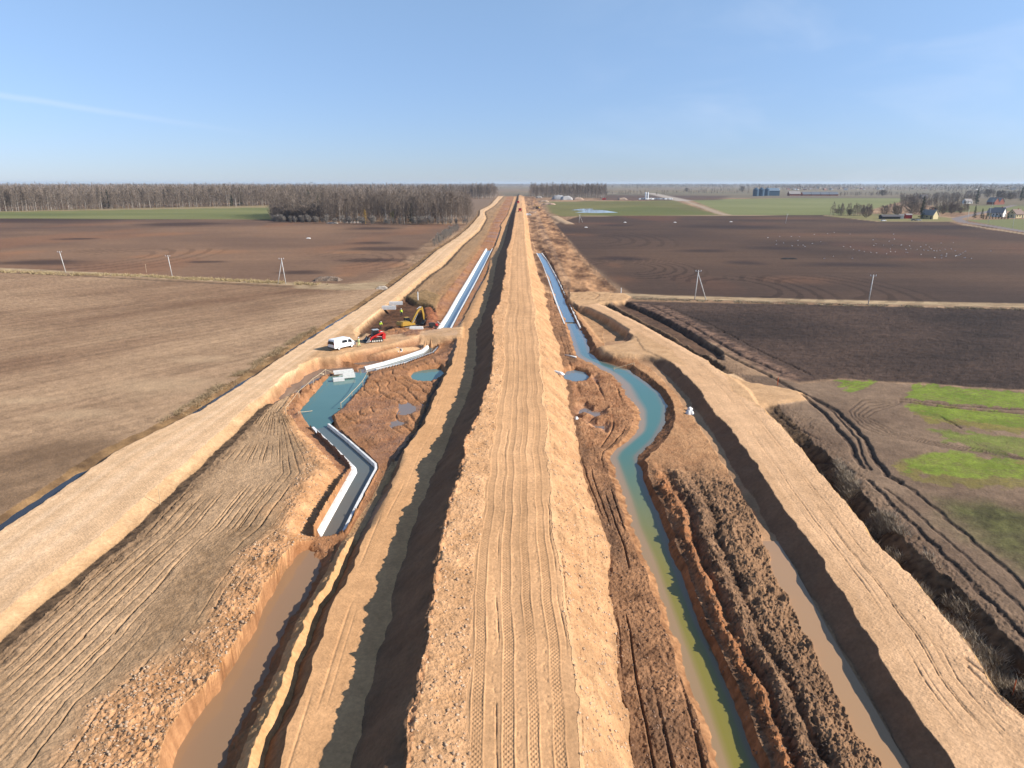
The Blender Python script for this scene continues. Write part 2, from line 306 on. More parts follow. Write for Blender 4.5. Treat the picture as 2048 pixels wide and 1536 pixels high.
# ragged edges
wob = 0.34*fbm(Xf*0.45, Yf*0.45, 3, 3) + 0.025*fbm(Xf*2.1, Yf*2.1, 4, 2)
wamp = np.clip(1.0, 0, 1)
Xw = Xf + wob*wamp
Z = np.zeros_like(Xf); SEG = np.zeros(Xf.shape, np.int16); T = np.zeros_like(Xf)
for i in range(NROW):
    Z[i] = np.interp(Xw[i], LX[:, i], LZ[:, i])
    s = np.searchsorted(LX[:, i], Xw[i]); SEG[i] = s
    lo = np.clip(s-1, 0, len(LINES)-1); hi = np.clip(s, 0, len(LINES)-1)
    T[i] = (Xw[i]-LX[lo, i])/np.maximum(LX[hi, i]-LX[lo, i], 1e-3)
Tl = LX[np.clip(SEG-1, 0, len(LINES)-1), np.arange(NROW)[:, None]]; Th = LX[np.clip(SEG, 0, len(LINES)-1), np.arange(NROW)[:, None]]
T = np.clip((Xf-Tl)/np.maximum(Th-Tl, 1e-3), -.1, 1.1)

# ---- distance helpers on the grid
def wpoly(pts, z=0.0): return np.array([W(a, b, z) for a, b in pts])
def bbox(P, m):
    y0, y1 = P[:, 1].min()-m, P[:, 1].max()+m
    r = np.where((YR > y0) & (YR < y1))[0]
    if len(r) == 0: return None
    x0, x1 = P[:, 0].min()-m, P[:, 0].max()+m
    c = np.where((X[r[0]:r[-1]+1].max(0) > x0) & (X[r[0]:r[-1]+1].min(0) < x1))[0]
    if len(c) == 0: return None
    return slice(r[0], r[-1]+1), slice(c[0], c[-1]+1)
def segdist(x, y, P, closed):
    """distance to a polyline, length along it, signed side"""
    best = np.full(x.shape, 1e9); al = np.zeros(x.shape); n = len(P); acc = 0.0; side = np.zeros(x.shape)
    for i in range(n if closed else n-1):
        a0, b0 = P[i], P[(i+1) % n]; d = b0-a0; L = max(math.hypot(*d), 1e-6)
        t = np.clip(((x-a0[0])*d[0]+(y-a0[1])*d[1])/(L*L), 0, 1)
        ex = x-(a0[0]+t*d[0]); ey = y-(a0[1]+t*d[1]); q = np.hypot(ex, ey)
        m = q < best; best = np.where(m, q, best); al = np.where(m, acc+t*L, al)
        side = np.where(m, np.sign(d[0]*ey-d[1]*ex), side)
        acc += L
    return best, al, side
def inside(x, y, P):
    r = np.zeros(x.shape, bool); n = len(P)
    for i in range(n):
        x0, y0 = P[i]; x1, y1 = P[(i+1) % n]
        c = ((y0 > y) != (y1 > y))
        if y1 != y0: r ^= c & (x < (x1-x0)*(y-y0)/(y1-y0)+x0)
    return r
def sdf(P, m=3.0, wobble=0.0, wf=0.8, seed=9):
    """(slices, signed distance) inside negative"""
    b = bbox(P, m)
    if b is None: return None, None
    x, y = Xf[b], Yf[b]
    if wobble:
        w = wobble*fbm(x*wf, y*wf, seed, 3); x = x+w; y = y+w*0.7
    d, _, _ = segdist(x, y, P, True)
    return b, np.where(inside(x, y, P), -d, d)

# colour planes
C = np.zeros(Xf.shape+(3,), np.float32); WET = np.zeros(Xf.shape, np.float32)
GR = np.full(Xf.shape, 0.5, np.float32); TM = np.zeros(Xf.shape, np.float32)
TU = np.zeros(Xf.shape, np.float32); TV = np.zeros(Xf.shape, np.float32)
def V3(c): return np.array(c, np.float32)
def paint(b, w, col):
    w = np.clip(w, 0, 1)[..., None]
    C[b] = C[b]*(1-w)+(col if isinstance(col, np.ndarray) and col.ndim > 1 else V3(col))*w
ALL = (slice(None), slice(None))

# fields ------------------------------------------------------------
nA = fbm(Xf/38, Yf/60, 21, 4); nB = fbm(Xf/11, Yf/11, 22, 4); nC = fbm(Xf*1.3, Yf*1.3, 23, 3)
dA = Vector(W(512, 600))-Vector(W(0, 677)); dA.normalize()
ua = Xf*dA[0]+Yf*dA[1]; va = -Xf*dA[1]+Yf*dA[0]
strA = fbm(ua/30, va/1.6, 31, 3); strA2 = fbm(ua/60, va/7, 32, 3)
base = lerp(V3((.18, .113, .070)), V3((.355, .25, .158)), np.clip(0.5+.9*fbm(ua/40, va/20, 33, 4)+0.22*strA2+.35*nA, 0, 1)[..., None])
C[:] = base*(1+0.16*strA+0.10*nB+0.22*nC+.14*fbm(Xf*3.3, Yf*3.3, 24, 2))[..., None]
C *= (1-.10*sstep(.25, .8, np.sin(va*6.28/3.1+.8*strA2)))[..., None].astype(np.float32)
def ell(px, py, rx, ry, col, k=1.0, soft=0.6):
    cx, cy = W(px, py); y0 = W(px, py+ry)[1]; y1 = W(px, py-ry)[1]
    cy = (y0+y1)/2; RY = (y1-y0)/2; RX = abs(W(px+rx, py)[0]-cx)
    P = np.array([(cx-RX*1.4, cy-RY*1.4), (cx+RX*1.4, cy+RY*1.4)])
    b = bbox(P, 1)
    if b is None: return
    r = np.hypot((Xf[b]-cx)/RX, (Yf[b]-cy)/RY)+0.28*fbm(Xf[b]/RX*1.7, Yf[b]/RY*1.7, int(px), 4)
    paint(b, k*(1-sstep(1-soft, 1.0, r)), col)
def field(pts, col, soft=1.5, wobble=0.0, k=1.0, wf=.05):
    P = wpoly(pts); b, d = sdf(P, soft*2+wobble*2+1, wobble, wf, int(abs(pts[0][0]))+5)
    if b is None: return None, None
    w = 1-sstep(-soft, soft, d)
    if callable(col): col = col(b)
    paint(b, w*k, col); return b, d
def mixcol(c1, c2, n): return lerp(V3(c1), V3(c2), np.clip(n, 0, 1)[..., None])
for e in [(60,940,330,60),(30,1000,240,60),(150,900,200,40),(420,840,90,14)]: ell(*e, (.125,.082,.05), .65, .9)
for e in [(330,775,190,30),(150,830,150,18),(400,720,90,12),(60,800,120,14)]: ell(*e, (.43,.32,.205), .6, .95)
# brown field beyond the left track
fieldB = [(-900,532),(0,538),(300,556),(640,572),(740,560),(800,528),(860,480),(905,455),(940,449),(700,446),(540,438),(0,436),(-900,430)]
def colB(b):
    c = mixcol((.115,.076,.055), (.205,.132,.085), .5+1.0*fbm(Xf[b]/70, Yf[b]/55, 41, 4))
    c = lerp(c, V3((.22,.115,.065)), np.clip(fbm(Xf[b]/45, Yf[b]/90, 42, 3)*1.5-.3, 0, .5)[..., None])
    return c*(1+.10*fbm(Xf[b]/40, Yf[b]/2.2, 43, 3)+.07*nC[b])[..., None]
field(fieldB, colB, 1.5)
for e in [(60,441,260,9),(160,438,300,6),(370,449,130,6),(150,478,60,3),(80,525,150,8),(410,524,60,3),(770,498,105,7),(745,486,70,4),(742,457,80,4),(742,521,90,6),(560,430,40,4),(600,545,70,6),(980,420,10,2),(640,437,120,5)]:
    ell(*e, (.055,.036,.028), .88, .75)
for e in [(330,468,90,7),(40,505,60,5),(300,513,60,6),(800,530,30,9),(420,505,120,7),(690,505,70,4),(690,551,35,6)]:
    ell(*e, (.28,.15,.08), .55, .9)
# right brown field
fieldD = [(1108,449),(1135,478),(1180,528),(1218,560),(1262,588),(1400,594),(1700,602),(2048,608),(2900,626),(2900,440),(2048,468),(1940,455),(1900,444),(1760,444),(1690,436),(1640,430),(1400,431),(1160,432)]
def colD(b):
    c = mixcol((.055,.038,.030), (.102,.066,.045), .5+1.0*fbm(Xf[b]/80, Yf[b]/60, 51, 4))
    c = lerp(c, V3((.135,.068,.045)), np.clip(fbm(Xf[b]/60, Yf[b]/110, 52, 3)*1.4-.25, 0, .5)[..., None])
    return c*(1+.14*fbm(Xf[b]/60, Yf[b]/2.0, 53, 3)+.08*nC[b])[..., None]
field(fieldD, colD, 1.5)
for e in [(1245,518,70,7),(1410,502,95,5),(1490,526,60,7),(1230,451,60,3),(1560,497,90,5),(1900,455,200,6),(1700,530,160,7),(1480,455,160,6)]:
    ell(*e, (.040,.028,.025), .85, .8)
for e in [(1160,470,60,6),(1240,560,60,12),(1640,470,160,6),(1600,560,120,12),(1225,530,25,8),(1560,437,120,4),(1850,520,140,6)]:
    ell(*e, (.15,.082,.05), .5, .9)
# ploughed dark field right
fieldE = [(1235,604),(1262,603),(1500,607),(2048,619),(2900,640),(2900,820),(2048,781),(1820,766),(1680,758),(1600,765),(1560,752),(1440,690),(1300,630)]
def colE(b):
    c = mixcol((.034,.025,.021), (.078,.054,.042), .5+.9*fbm(Xf[b]/25, Yf[b]/16, 61, 4))
    return c*(1+.35*nC[b]+.2*fbm(Xf[b]/9, Yf[b]/1.0, 62, 3))[..., None]
bE, dE = field(fieldE, colE, .8, .8, 1, .4)
wE = 1-sstep(-1, 1, dE)
Z[bE] += wE*(.14*fbm(Xf[bE]*.8, Yf[bE]*1.1, 63, 4)+.10*np.abs(fbm(Xf[bE]*2.1, Yf[bE]*2.1, 64, 3)))
# reddish clod strip beside the ditch, inside the dark field
field([(1262,606),(1330,612),(1480,690),(1600,752),(1585,768),(1540,750),(1430,690),(1320,640),(1255,612)], lambda b: mixcol((.075,.05,.04), (.26,.17,.12), .45+1.2*fbm(Xf[b]*1.1, Yf[b]*1.1, 65, 4)), 1.2, 1.0, .8, .5)
# muddy headland, right foreground
fieldF = [(1480,750),(1540,752),(1600,768),(1680,760),(1820,768),(2048,783),(2900,830),(2900,1700),(2300,1700),(2048,1400),(1800,1110),(1600,895),(1525,815)]
def colF(b):
    c = mixcol((.125,.088,.062), (.235,.172,.118), .5+.9*fbm(Xf[b]/9, Yf[b]/9, 71, 5))
    return c*(1+.22*nC[b])[..., None]
field(fieldF, colF, .6, .6, 1, .4)
rowdir = Vector(W(2048, 822))-Vector(W(1815, 800)); rowdir.normalize(); vr = -Xf*rowdir[1]+Yf*rowdir[0]; ur = Xf*rowdir[0]+Yf*rowdir[1]
def thin(b, c, k):
    g = .5+.9*fbm(Xf[b]*1.4, Yf[b]*1.4, 75, 4)+.45*np.sin(vr[b]*6.28/.55+1.5*fbm(ur[b]/9, vr[b]/9, 3, 2))+.5*fbm(ur[b]/8, vr[b]/1.2, 76, 3)
    return lerp(V3((.15,.135,.055)), c, np.clip(g+k+.12, 0, 1)[..., None])
green = lambda b: thin(b, mixcol((.115,.175,.026), (.19,.26,.042), .5+.8*fbm(Xf[b]/3, Yf[b]/3, 72, 4))*(1+.25*nC[b])[..., None], .38)
ygreen = lambda b: thin(b, mixcol((.16,.14,.04), (.25,.23,.055), .5+.8*fbm(Xf[b]/2, Yf[b]/3, 73, 4)), .15)
dkgreen = lambda b: mixcol((.05,.055,.022), (.09,.10,.035), .5+1.1*fbm(Xf[b]*.9, Yf[b]*.9, 74, 4))*(1+.35*nC[b])[..., None]
field([(1672,759),(1755,763),(1722,780),(1695,787)], green, .25, 1.6, .95, .9)
field([(1826,768),(2048,784),(2900,830),(2900,860),(2048,819),(1814,797)], green, .25, 1.8, .95, .9)
field([(1820,806),(2048,829),(2900,880),(2900,960),(2048,868),(1905,852),(1850,842)], ygreen, .4, 1.9, .85, .8)
field([(1815,808),(1870,812),(2048,829),(2900,880),(2900,930),(2048,856),(1910,842),(1850,836)], green, .3, 1.9, .9, .8)
field([(1850,858),(2048,875),(2900,950),(2900,1030),(2048,915),(1960,902),(1890,880)], green, .5, 2.0, .75, .8)
field([(1792,925),(1870,905),(1960,912),(2048,925),(2900,1060),(2900,1150),(2048,972),(1935,978),(1870,966),(1810,948)], ygreen, .5, 2.2, .7, .8)
field([(1800,922),(1870,905),(1960,912),(2048,925),(2900,1060),(2900,1130),(2048,955),(1930,955),(1860,950),(1820,940)], green, .4, 2.2, .85, .8)
field([(1880,1000),(1990,1000),(2048,1020),(2900,1250),(2900,1500),(2048,1150),(1960,1100),(1900,1050)], dkgreen, 2.5, 2.5, .85, .25)
# far meadows
field([(-900,424),(0,421),(250,417),(540,411),(545,439),(0,437),(-900,440)], lambda b: mixcol((.12,.14,.055), (.19,.20,.085), .5+.8*fbm(Xf[b]/120, Yf[b]/60, 81, 3)), 4)
field([(-900,424),(0,420),(540,410),(540,415),(0,424),(-900,428)], (.27,.22,.13), 6, k=.9)
field([(1090,404),(1200,402),(1350,401),(1440,431),(1250,431),(1120,433),(1100,425)], lambda b: mixcol((.115,.115,.045), (.17,.165,.065), .5+.8*fbm(Xf[b]/90, Yf[b]/60, 82, 3)), 5)
field([(1150,420),(1300,412),(1420,425),(1440,431),(1200,431)], (.10,.125,.04), 12, 10, .6)
field([(1380,399),(1810,393),(1815,400),(1700,430),(1460,431)], lambda b: mixcol((.15,.17,.07), (.20,.215,.10), .5+.8*fbm(Xf[b]/120, Yf[b]/90, 83, 3)), 5)
field([(1650,432),(1700,428),(1816,428),(1905,436),(1905,443),(1760,443),(1690,436)], (.20,.19,.09), 4)
field([(1870,412),(2048,409),(2900,405),(2900,420),(2048,422),(1880,425)], (.16,.17,.075), 4)
field([(1930,440),(2048,438),(2900,430),(2900,480),(2048,462)], (.16,.175,.08), 2)
field([(1800,388),(2900,384),(2900,412),(1860,412),(1815,400)], (.13,.12,.08), 14, k=.8)
field([(1000,385),(2900,380),(2900,398),(1500,396),(1200,396),(1000,392)], lambda b: mixcol((.13,.11,.08), (.18,.155,.11), .5+fbm(Xf[b]/300, Yf[b]/200, 84, 3)), 20)
field([(1190,390),(1460,392),(1440,400),(1200,401)], (.085,.055,.045), 15, k=.85)
field([(930,399),(1000,395),(985,412),(965,430),(950,448),(935,447)], (.19,.14,.10), 6)
far = sstep(1500, 3000, Yf)
paint(ALL, far*.75*(Yf > 1500), mixcol((.14,.14,.085), (.17,.145,.11), .5+fbm(Xf/500, Yf/900, 85, 3)))
# pale verge track crossing left and right
def ribbon(pts, hw, col, soft=.5, k=1.0, z=None, wobble=.3, wf=.5, wet=None, seed=11):
    P = wpoly(pts); m = hw+soft+abs(wobble)+1
    b = bbox(P, m)
    if b is None: return
    x, y = Xf[b], Yf[b]
    if wobble:
        w = wobble*fbm(x*wf, y*wf, seed, 3); x = x+w; y = y+w
    d, al, sd = segdist(x, y, P, False)
    w = 1-sstep(hw-soft, hw+soft, d)
    if col is not None:
        if callable(col): col = col(b)
        paint(b, w*k, col)
    if z is not None: Z[b] += z*w
    if wet is not None: WET[b] = np.maximum(WET[b], wet*w)
    return b, d, al, w
verge = lambda b: mixcol((.24,.18,.11), (.42,.33,.21), .5+1.0*fbm(Xf[b]/4, Yf[b]/1.5, 91, 4))
ribbon([(-900,514),(0,538),(150,545),(344,556),(566,567),(700,571),(760,566)], 3.0, verge, .9)
ribbon([(-900,521),(0,544),(150,551),(344,562),(566,573),(650,575)], .9, (.09,.065,.045), .5, .8, -.15)
ribbon([(620,573),(700,576),(770,572)], 4.5, verge, 1.5)
ribbon([(1250,590),(1330,594),(1500,599),(1750,605),(2048,611),(2900,632)], 3.0, verge, 1.2)
ribbon([(1250,592),(1330,597),(1500,603),(1750,609),(2048,616)], .5, (.12,.085,.055), .4, .6)
ribbon([(1370,402),(1400,412),(1440,427),(1460,431)], 4.5, (.33,.27,.2), 1.5, wobble=0)
ribbon([(1300,386),(1330,393),(1370,402)], 14, (.36,.33,.29), 8, wobble=0)
ribbon([(1120,433),(1250,431.5),(1440,431),(1660,430)], 3.5, (.30,.235,.15), 2, wobble=0)
ribbon([(1190,387),(1300,386)], 12, (.42,.35,.26), 6, wobble=0)
ribbon([(1108,433),(1125,443),(1140,449)], 3.6, (.40,.30,.20), 1, wobble=0, z=.8)
ribbon([(2400,505),(2048,463),(1980,452),(1925,444),(1912,437),(1940,431),(1990,420),(2030,410)], 4.0, (.20,.18,.18), .6, wobble=0)
ribbon([(2400,513),(2048,468),(1980,457),(1925,449)], 2.0, (.33,.26,.17), .8, wobble=0)
# combine arcs left by machinery in the fields
def rings(px, py, rr, n, amp, e=1.0):
    cx, cy = W(px, py); P = np.array([(cx-rr, cy-rr), (cx+rr, cy+rr)]); b = bbox(P, 0)
    if b is None: return
    d = np.hypot(Xf[b]-cx, (Yf[b]-cy)*e); ang = np.arctan2(Yf[b]-cy, Xf[b]-cx)
    w = sstep(rr, rr*.8, d)*sstep(rr*.2, rr*.35, d)*(np.cos(ang-.4) > -.4)
    f = 1+amp*w*np.where(np.sin(d/rr*n*6.28+.6*fbm(Xf[b]/3, Yf[b]/3, 5, 2)) > .45, -1, .25)
    C[b] *= f[..., None].astype(np.float32)
rings(1245,535,32,9,.30,.7); rings(210,516,45,7,.22,.5); rings(1480,575,26,6,.28,.5); rings(1640,575,28,6,.25,.5); rings(760,530,26,6,.25,.6); rings(1180,478,50,7,.2,.5); rings(700,520,30,6,.2,.5)

# corridor -----------------------------------------------------------
FADE = sstep(1900, 1500, Yf)
INC = (SEG > F_OUT_L) & (SEG < F_OUT_R) & (Yf < 1700)
def S(*ids):
    m = np.zeros(Xf.shape, bool)
    for i in ids: m |= SEG == i
    return m & INC
def setc(m, col, k=1.0):
    if callable(col): col = col(m)
    C[m] = C[m]*(1-k)+np.asarray(col, np.float32)*k
x_, y_ = Xf, Yf
n_f = fbm(x_*2.2, y_*2.2, 101, 4); n_m = fbm(x_/1.7, y_/1.7, 102, 4); n_l = fbm(x_/6, y_/9, 103, 4)
n_s = fbm(x_*5.5, y_*5.5, 104, 3)
lod = sstep(400, 60, Yf)     # fine relief only where it is resolved
sand1, sand2 = (.385,.255,.150), (.47,.325,.205)
def mc(c1, c2, n): return lambda m: lerp(V3(c1), V3(c2), np.clip(n[m], 0, 1)[..., None])
# left ditch
setc(S(S_DITCH_L1), mc((.10,.07,.045), (.24,.17,.10), .5+n_m))
setc(S(S_DITCH_L2), mc((.09,.06,.04), (.2,.14,.09), .5+n_m))
# left haul road
m = S(S_ROAD_L)
lane = vn(T*13+.5*vn(y_/40, y_*0, 2), y_/90, 111)*.55+.45*vn(T*31, y_/60, 112)
setc(m, mc((.44,.34,.235), (.62,.505,.38), lane*1.05-.1+.35*n_l+.12*n_f))
pale = np.exp(-((T-.45)/.07)**2)+np.exp(-((T-.22)/.06)**2)*.8+np.exp(-((T-.68)/.05)**2)*.6
C[m] = lerp(C[m], V3((.60,.52,.42)), np.clip(pale[m]*.45*(1+.8*n_m[m]), 0, .8)[..., None])
TM[m] = np.where((T[m] > .80) & (T[m] < .90), .9, 0)
m = S(S_SHOULDER)
setc(m, mc((.34,.24,.15), (.50,.375,.25), .6+.5*n_m+.3*n_f-.9*sstep(.5, 1.0, T)*(.6+n_m)))
Z[m] += (.10*n_f*lod*T)[m]
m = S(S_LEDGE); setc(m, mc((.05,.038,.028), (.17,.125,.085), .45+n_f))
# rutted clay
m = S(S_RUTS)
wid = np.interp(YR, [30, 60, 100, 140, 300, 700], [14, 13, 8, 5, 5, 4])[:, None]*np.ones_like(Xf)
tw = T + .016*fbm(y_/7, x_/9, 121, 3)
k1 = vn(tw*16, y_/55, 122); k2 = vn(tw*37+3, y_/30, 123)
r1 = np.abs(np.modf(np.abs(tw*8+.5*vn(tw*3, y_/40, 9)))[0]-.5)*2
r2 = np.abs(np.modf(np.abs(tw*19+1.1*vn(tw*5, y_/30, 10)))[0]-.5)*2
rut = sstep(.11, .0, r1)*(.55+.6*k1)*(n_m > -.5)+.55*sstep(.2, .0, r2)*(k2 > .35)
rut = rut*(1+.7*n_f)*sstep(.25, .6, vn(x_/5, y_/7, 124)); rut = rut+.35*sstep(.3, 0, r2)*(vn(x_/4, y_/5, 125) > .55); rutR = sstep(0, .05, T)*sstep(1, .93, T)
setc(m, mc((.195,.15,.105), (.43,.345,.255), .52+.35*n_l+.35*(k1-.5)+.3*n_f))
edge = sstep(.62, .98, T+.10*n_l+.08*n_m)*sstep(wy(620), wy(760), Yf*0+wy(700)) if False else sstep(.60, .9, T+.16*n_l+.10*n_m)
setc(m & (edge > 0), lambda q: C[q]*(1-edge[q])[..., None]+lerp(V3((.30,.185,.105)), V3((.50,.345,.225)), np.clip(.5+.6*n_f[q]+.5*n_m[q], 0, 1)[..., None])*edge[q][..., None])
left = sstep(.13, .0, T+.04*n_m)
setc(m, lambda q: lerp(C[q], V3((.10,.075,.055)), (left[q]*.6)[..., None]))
C[m] *= (1-.38*np.clip(rut*rutR*(1-edge), 0, 1)[m])[..., None]  # crack shadow painted in: clay colour darkened along the ruts
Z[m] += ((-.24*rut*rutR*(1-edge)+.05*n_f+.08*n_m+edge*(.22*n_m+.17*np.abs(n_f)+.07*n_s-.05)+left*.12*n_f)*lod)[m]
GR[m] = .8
# banks and floor of the left basin / mud plain
mud1, mud2 = (.215,.115,.062), (.36,.215,.13)
m = S(S_BANK_L)
setc(m, mc((.18,.10,.058), (.38,.235,.14), .5+.6*n_m+.6*n_f)); Z[m] += ((.16*n_m+.12*n_f)*lod*sstep(1.1, .4, T))[m]
mudp = sstep(yB-2, yB+5, Yf)
m = S(S_BANK_L, S_BASIN, S_BANK_R, S_T1, S_T2) & (Yf > yB-4)
setc(m, lambda q: lerp(C[q], lerp(V3(mud1), V3(mud2), np.clip(.45+.5*n_m[q]+.4*n_f[q]+.3*n_l[q], 0, 1)[..., None]), mudp[q][..., None]))
trk = np.abs(np.modf(np.abs((x_*.8+y_*.35)/1.6+1.4*fbm(x_/7, y_/9, 126, 3)))[0]-.5)*2
Z[m] += ((.20*n_m+.14*np.abs(n_f)+.10*n_l-.16*sstep(.3, 0, trk)*(n_l > -.1))*mudp*lod*(SEG != S_T2))[m]
GR[m] = .9; WET[m] = np.clip(.25-.9*n_l[m], 0, .6)*mudp[m]
m = S(S_BASIN, S_BANK_R) & (Yf <= yB+2)
setc(m, mc((.16,.10,.06), (.26,.17,.10), .5+.6*n_m)); Z[m] += (.06*n_f)[m]
m = S(S_BANK_R, S_T1) & (Yf < yA)
setc(m & (((SEG == S_BANK_R) & (T > .6)) | (SEG == S_T1)), mc((.36,.235,.13), (.50,.35,.21), .5+.5*n_f))
Z[m] += (.10*n_f*lod)[m]
m = S(S_T1) & (Yf >= yA) & (Yf < wy(735)); setc(m, (.10,.065,.045)); WET[m] = .3
m = S(S_T2); setc(m, mc((.14,.09,.055), (.27,.18,.11), .5+.6*n_f))
# bench road
m = S(S_BENCH)
setc(m, mc((.40,.27,.165), (.52,.37,.24), .5+.35*n_l+.35*(vn(T*14, y_/60, 131)-.5)+.12*n_f))
bt = np.exp(-((T-.14)/.02)**2)+np.exp(-((T-.30)/.02)**2)+.6*np.exp(-((T-.42)/.015)**2)
Z[m] -= (.035*bt*lod*sstep(.35, .6, vn(y_/8, T*6, 132)))[m]
TM[m] = np.clip(np.exp(-((T[m]-.22)/.04)**2)*1.0, 0, 1)
GR[m] = .3
# embankment
crumb = np.maximum(n_f, 0)*.5+np.maximum(n_s, 0)*.35
m = S(S_SLOPE_L); setc(m, mc((.115,.076,.053), (.20,.135,.09), .5+.5*n_m)); Z[m] += ((.07*n_m+.05*n_f)*lod)[m]  # brown soil, darkened further: the slope's shade is put into its colour
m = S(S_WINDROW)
win = sstep(0, .12, T)*sstep(1.0, .8, T)
setc(m, mc((.37,.235,.135), (.53,.365,.235), .55+.45*n_m+.35*n_f))
setc(m & (T < .10), mc((.30,.17,.10), (.46,.29,.18), .5+.6*n_f), .7)
Z[m] += ((.10*n_m+.06*n_f+.035*n_s)*win*lod)[m]
crest = np.exp(-((T-.02)/.10)**2)*(SEG == S_WINDROW)+np.exp(-((T-1)/.08)**2)*(SEG == S_SLOPE_L)
lump = fbm(x_*.9, y_*.55, 141, 3)+.7*fbm(x_*2.8, y_*2.2, 142, 3)
Z += np.where(INC, crest*(.32*lump)*sstep(700, 100, Yf), 0)
GR[m] = 1.0
m = S(S_TOP)
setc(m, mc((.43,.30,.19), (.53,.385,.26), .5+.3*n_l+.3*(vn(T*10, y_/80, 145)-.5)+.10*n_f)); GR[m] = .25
tt = T+.006*fbm(y_/9, y_*0, 146, 2)
for c0, hw, dep in ((.085, .052, .03), (.37, .052, .05), (.60, .046, .03), (.83, .050, .04)):
    d = np.abs(tt-c0); w = (1-sstep(hw*.85, hw, d))*m
    Z -= w*dep*.5; TM = np.maximum(TM, (w*sstep(260, 60, Yf)).astype(np.float32))
    e = np.exp(-((d-hw*1.15)/.008)**2)*m*vn(y_/3, y_*0+c0*7, 149); Z += e*.05*lod
    C[m] *= (1-.10*w[m]-.03*e[m])[..., None]
pt = fbm(tt*5, y_/14, 155, 4); C[m] *= (1+.20*pt[m]+.10*(vn(tt*26, y_/50, 156)[m]-.5))[..., None]
for c0 in (.235, .47, .735):      # walked-on strips and cracks
    d = np.abs(tt-c0); w = np.exp(-(d/.03)**2)*m
    Z -= w*.06*np.maximum(fbm(x_*5, y_*5, 147, 2), 0)*lod
for c0 in (.955, .265):
    d = np.abs(tt-c0-.02*fbm(y_/4, y_*0, 148, 4)); w = np.exp(-(d/.008)**2)*m*sstep(.4, .7, vn(y_/5, y_*0+c0*9, 7))*(1+n_f)
    Z -= w*.06*lod
TU[:] = x_ ; TV[:] = y_
kp = 2*math.pi/.30; near = sstep(120, 70, Yf)
Z += near*TM*m*.034*np.maximum(np.cos(x_*6.2832/.25)*np.cos(y_*6.2832/.34), 0)**.7
m = S(S_SLOPE_R)
setc(m, mc((.33,.205,.12), (.49,.34,.215), .60+.40*n_m+.32*n_f-.3*sstep(.85, 1.1, T)))
flow = fbm(T*9+.6*n_l, y_/9, 151, 3); setc(m, lambda q: C[q]*(1-.22*np.clip(fbm(x_[q]*.9+y_[q]*.3, y_[q]*.5, 157, 4)*2.2, 0, 1))[..., None])
Z[m] += ((.13*n_m+.09*n_f+.05*n_s+.10*flow)*sstep(0, .1, T)*lod)[m]
rt = np.exp(-((T-.08-.04*fbm(y_/5, y_*0, 152, 4))/.022)**2)*sstep(.3, .6, vn(y_/9, y_*0, 8))
Z[m] -= (.09*rt*lod)[m]
setc(m, lambda q: lerp(C[q], V3((.46,.325,.21)), (sstep(.16, .0, T[q]+.08*n_m[q])*.8)[..., None])); GR[m] = 1.0
# mud strip between embankment and right canal
m = S(S_MUD_R)
setc(m, mc((.13,.078,.050), (.34,.21,.13), .45+.55*n_m+.45*n_f)); GR[m] = 1.0
rr = np.abs(np.modf(np.abs(T*3.1+1.1*vn(T*2, y_/22, 14)))[0]-.5)*2
Z[m] += ((.16*n_m+.14*np.abs(n_f)+.08*n_s-.24*sstep(.25, .0, rr)*sstep(.35, .65, vn(y_/7, T*4, 15)))*lod*sstep(0, .1, T))[m]
dk = np.clip(fbm(x_/2.2, y_/7, 153, 3)*2, 0, 1); setc(m, lambda q: lerp(C[q], V3((.085,.06,.045)), (dk[q]*.55)[..., None]))
m = S(S_KBL); setc(m, mc((.17,.095,.055), (.38,.235,.14), .5+.8*n_f+.5*n_m)); Z[m] += ((.09*n_f+.07*n_m)*lod)[m]
m = S(S_KW); setc(m, (.20,.16,.08))
m = S(S_KBR); setc(m, mc((.13,.075,.045), (.30,.17,.10), .5+.7*n_f)); Z[m] += (.10*n_f*lod)[m]
# spoil with clods
m = S(S_SPOIL)
yS = wy(1000)
clod = sstep(wy(900), wy(1010), Yf)
rough = sstep(wy(905), wy(985), Yf)
setc(m, mc((.25,.15,.09), (.40,.265,.165), .5+.5*n_m+.4*n_f+.2*n_l))
spc = lerp(V3((.060,.042,.032)), V3((.27,.185,.125)), np.clip(.46+.45*n_m+.6*n_s+.4*n_f, 0, 1)[..., None])
redl = np.exp(-((T-.14)/.10)**2)
spc = lerp(spc, V3((.30,.155,.085)), np.clip(redl*(.8+n_f), 0, .9)[..., None])
spc = lerp(spc, V3((.26,.175,.115)), np.clip(sstep(.55, .9, T+.25*n_l)*(.4+.9*n_l), 0, .8)[..., None])
setc(m, lambda q: lerp(C[q], spc[q], rough[q][..., None]))
wv = .09*fbm(y_/7, x_/6, 161, 4)
r3 = (np.exp(-((T-.13-wv)/.055)**2)*.55+np.exp(-((T-.36-wv)/.10)**2)*1.0+np.exp(-((T-.66-wv*1.6)/.13)**2)*.75*(vn(y_/9, y_*0, 162) > .25))
tr3 = np.exp(-((T-.235-wv)/.045)**2)*.6+np.exp(-((T-.51-wv)/.04)**2)*.5
cl1 = np.abs(fbm(x_*1.7, y_*1.7, 163, 4)); cl2 = np.abs(fbm(x_*4.5, y_*4.5, 164, 3))
big = sstep(.0, .6, fbm(x_/1.9, y_/2.6, 166, 4)); Z[m] += ((r3*(.42+.4*n_l+.3*n_m)-tr3*.4+.34*big+.40*cl1+.24*cl2+.14*n_m)*rough*sstep(0, .10, T))[m]
Z[m] += ((.10*n_m+.07*n_f)*(1-rough)*lod)[m]; GR[m] = 1.0
m = S(S_BROWN)
setc(m, mc((.27,.175,.11), (.40,.28,.185), .5+.5*n_l+.3*n_m)); WET[m] = .15; GR[m] = .3
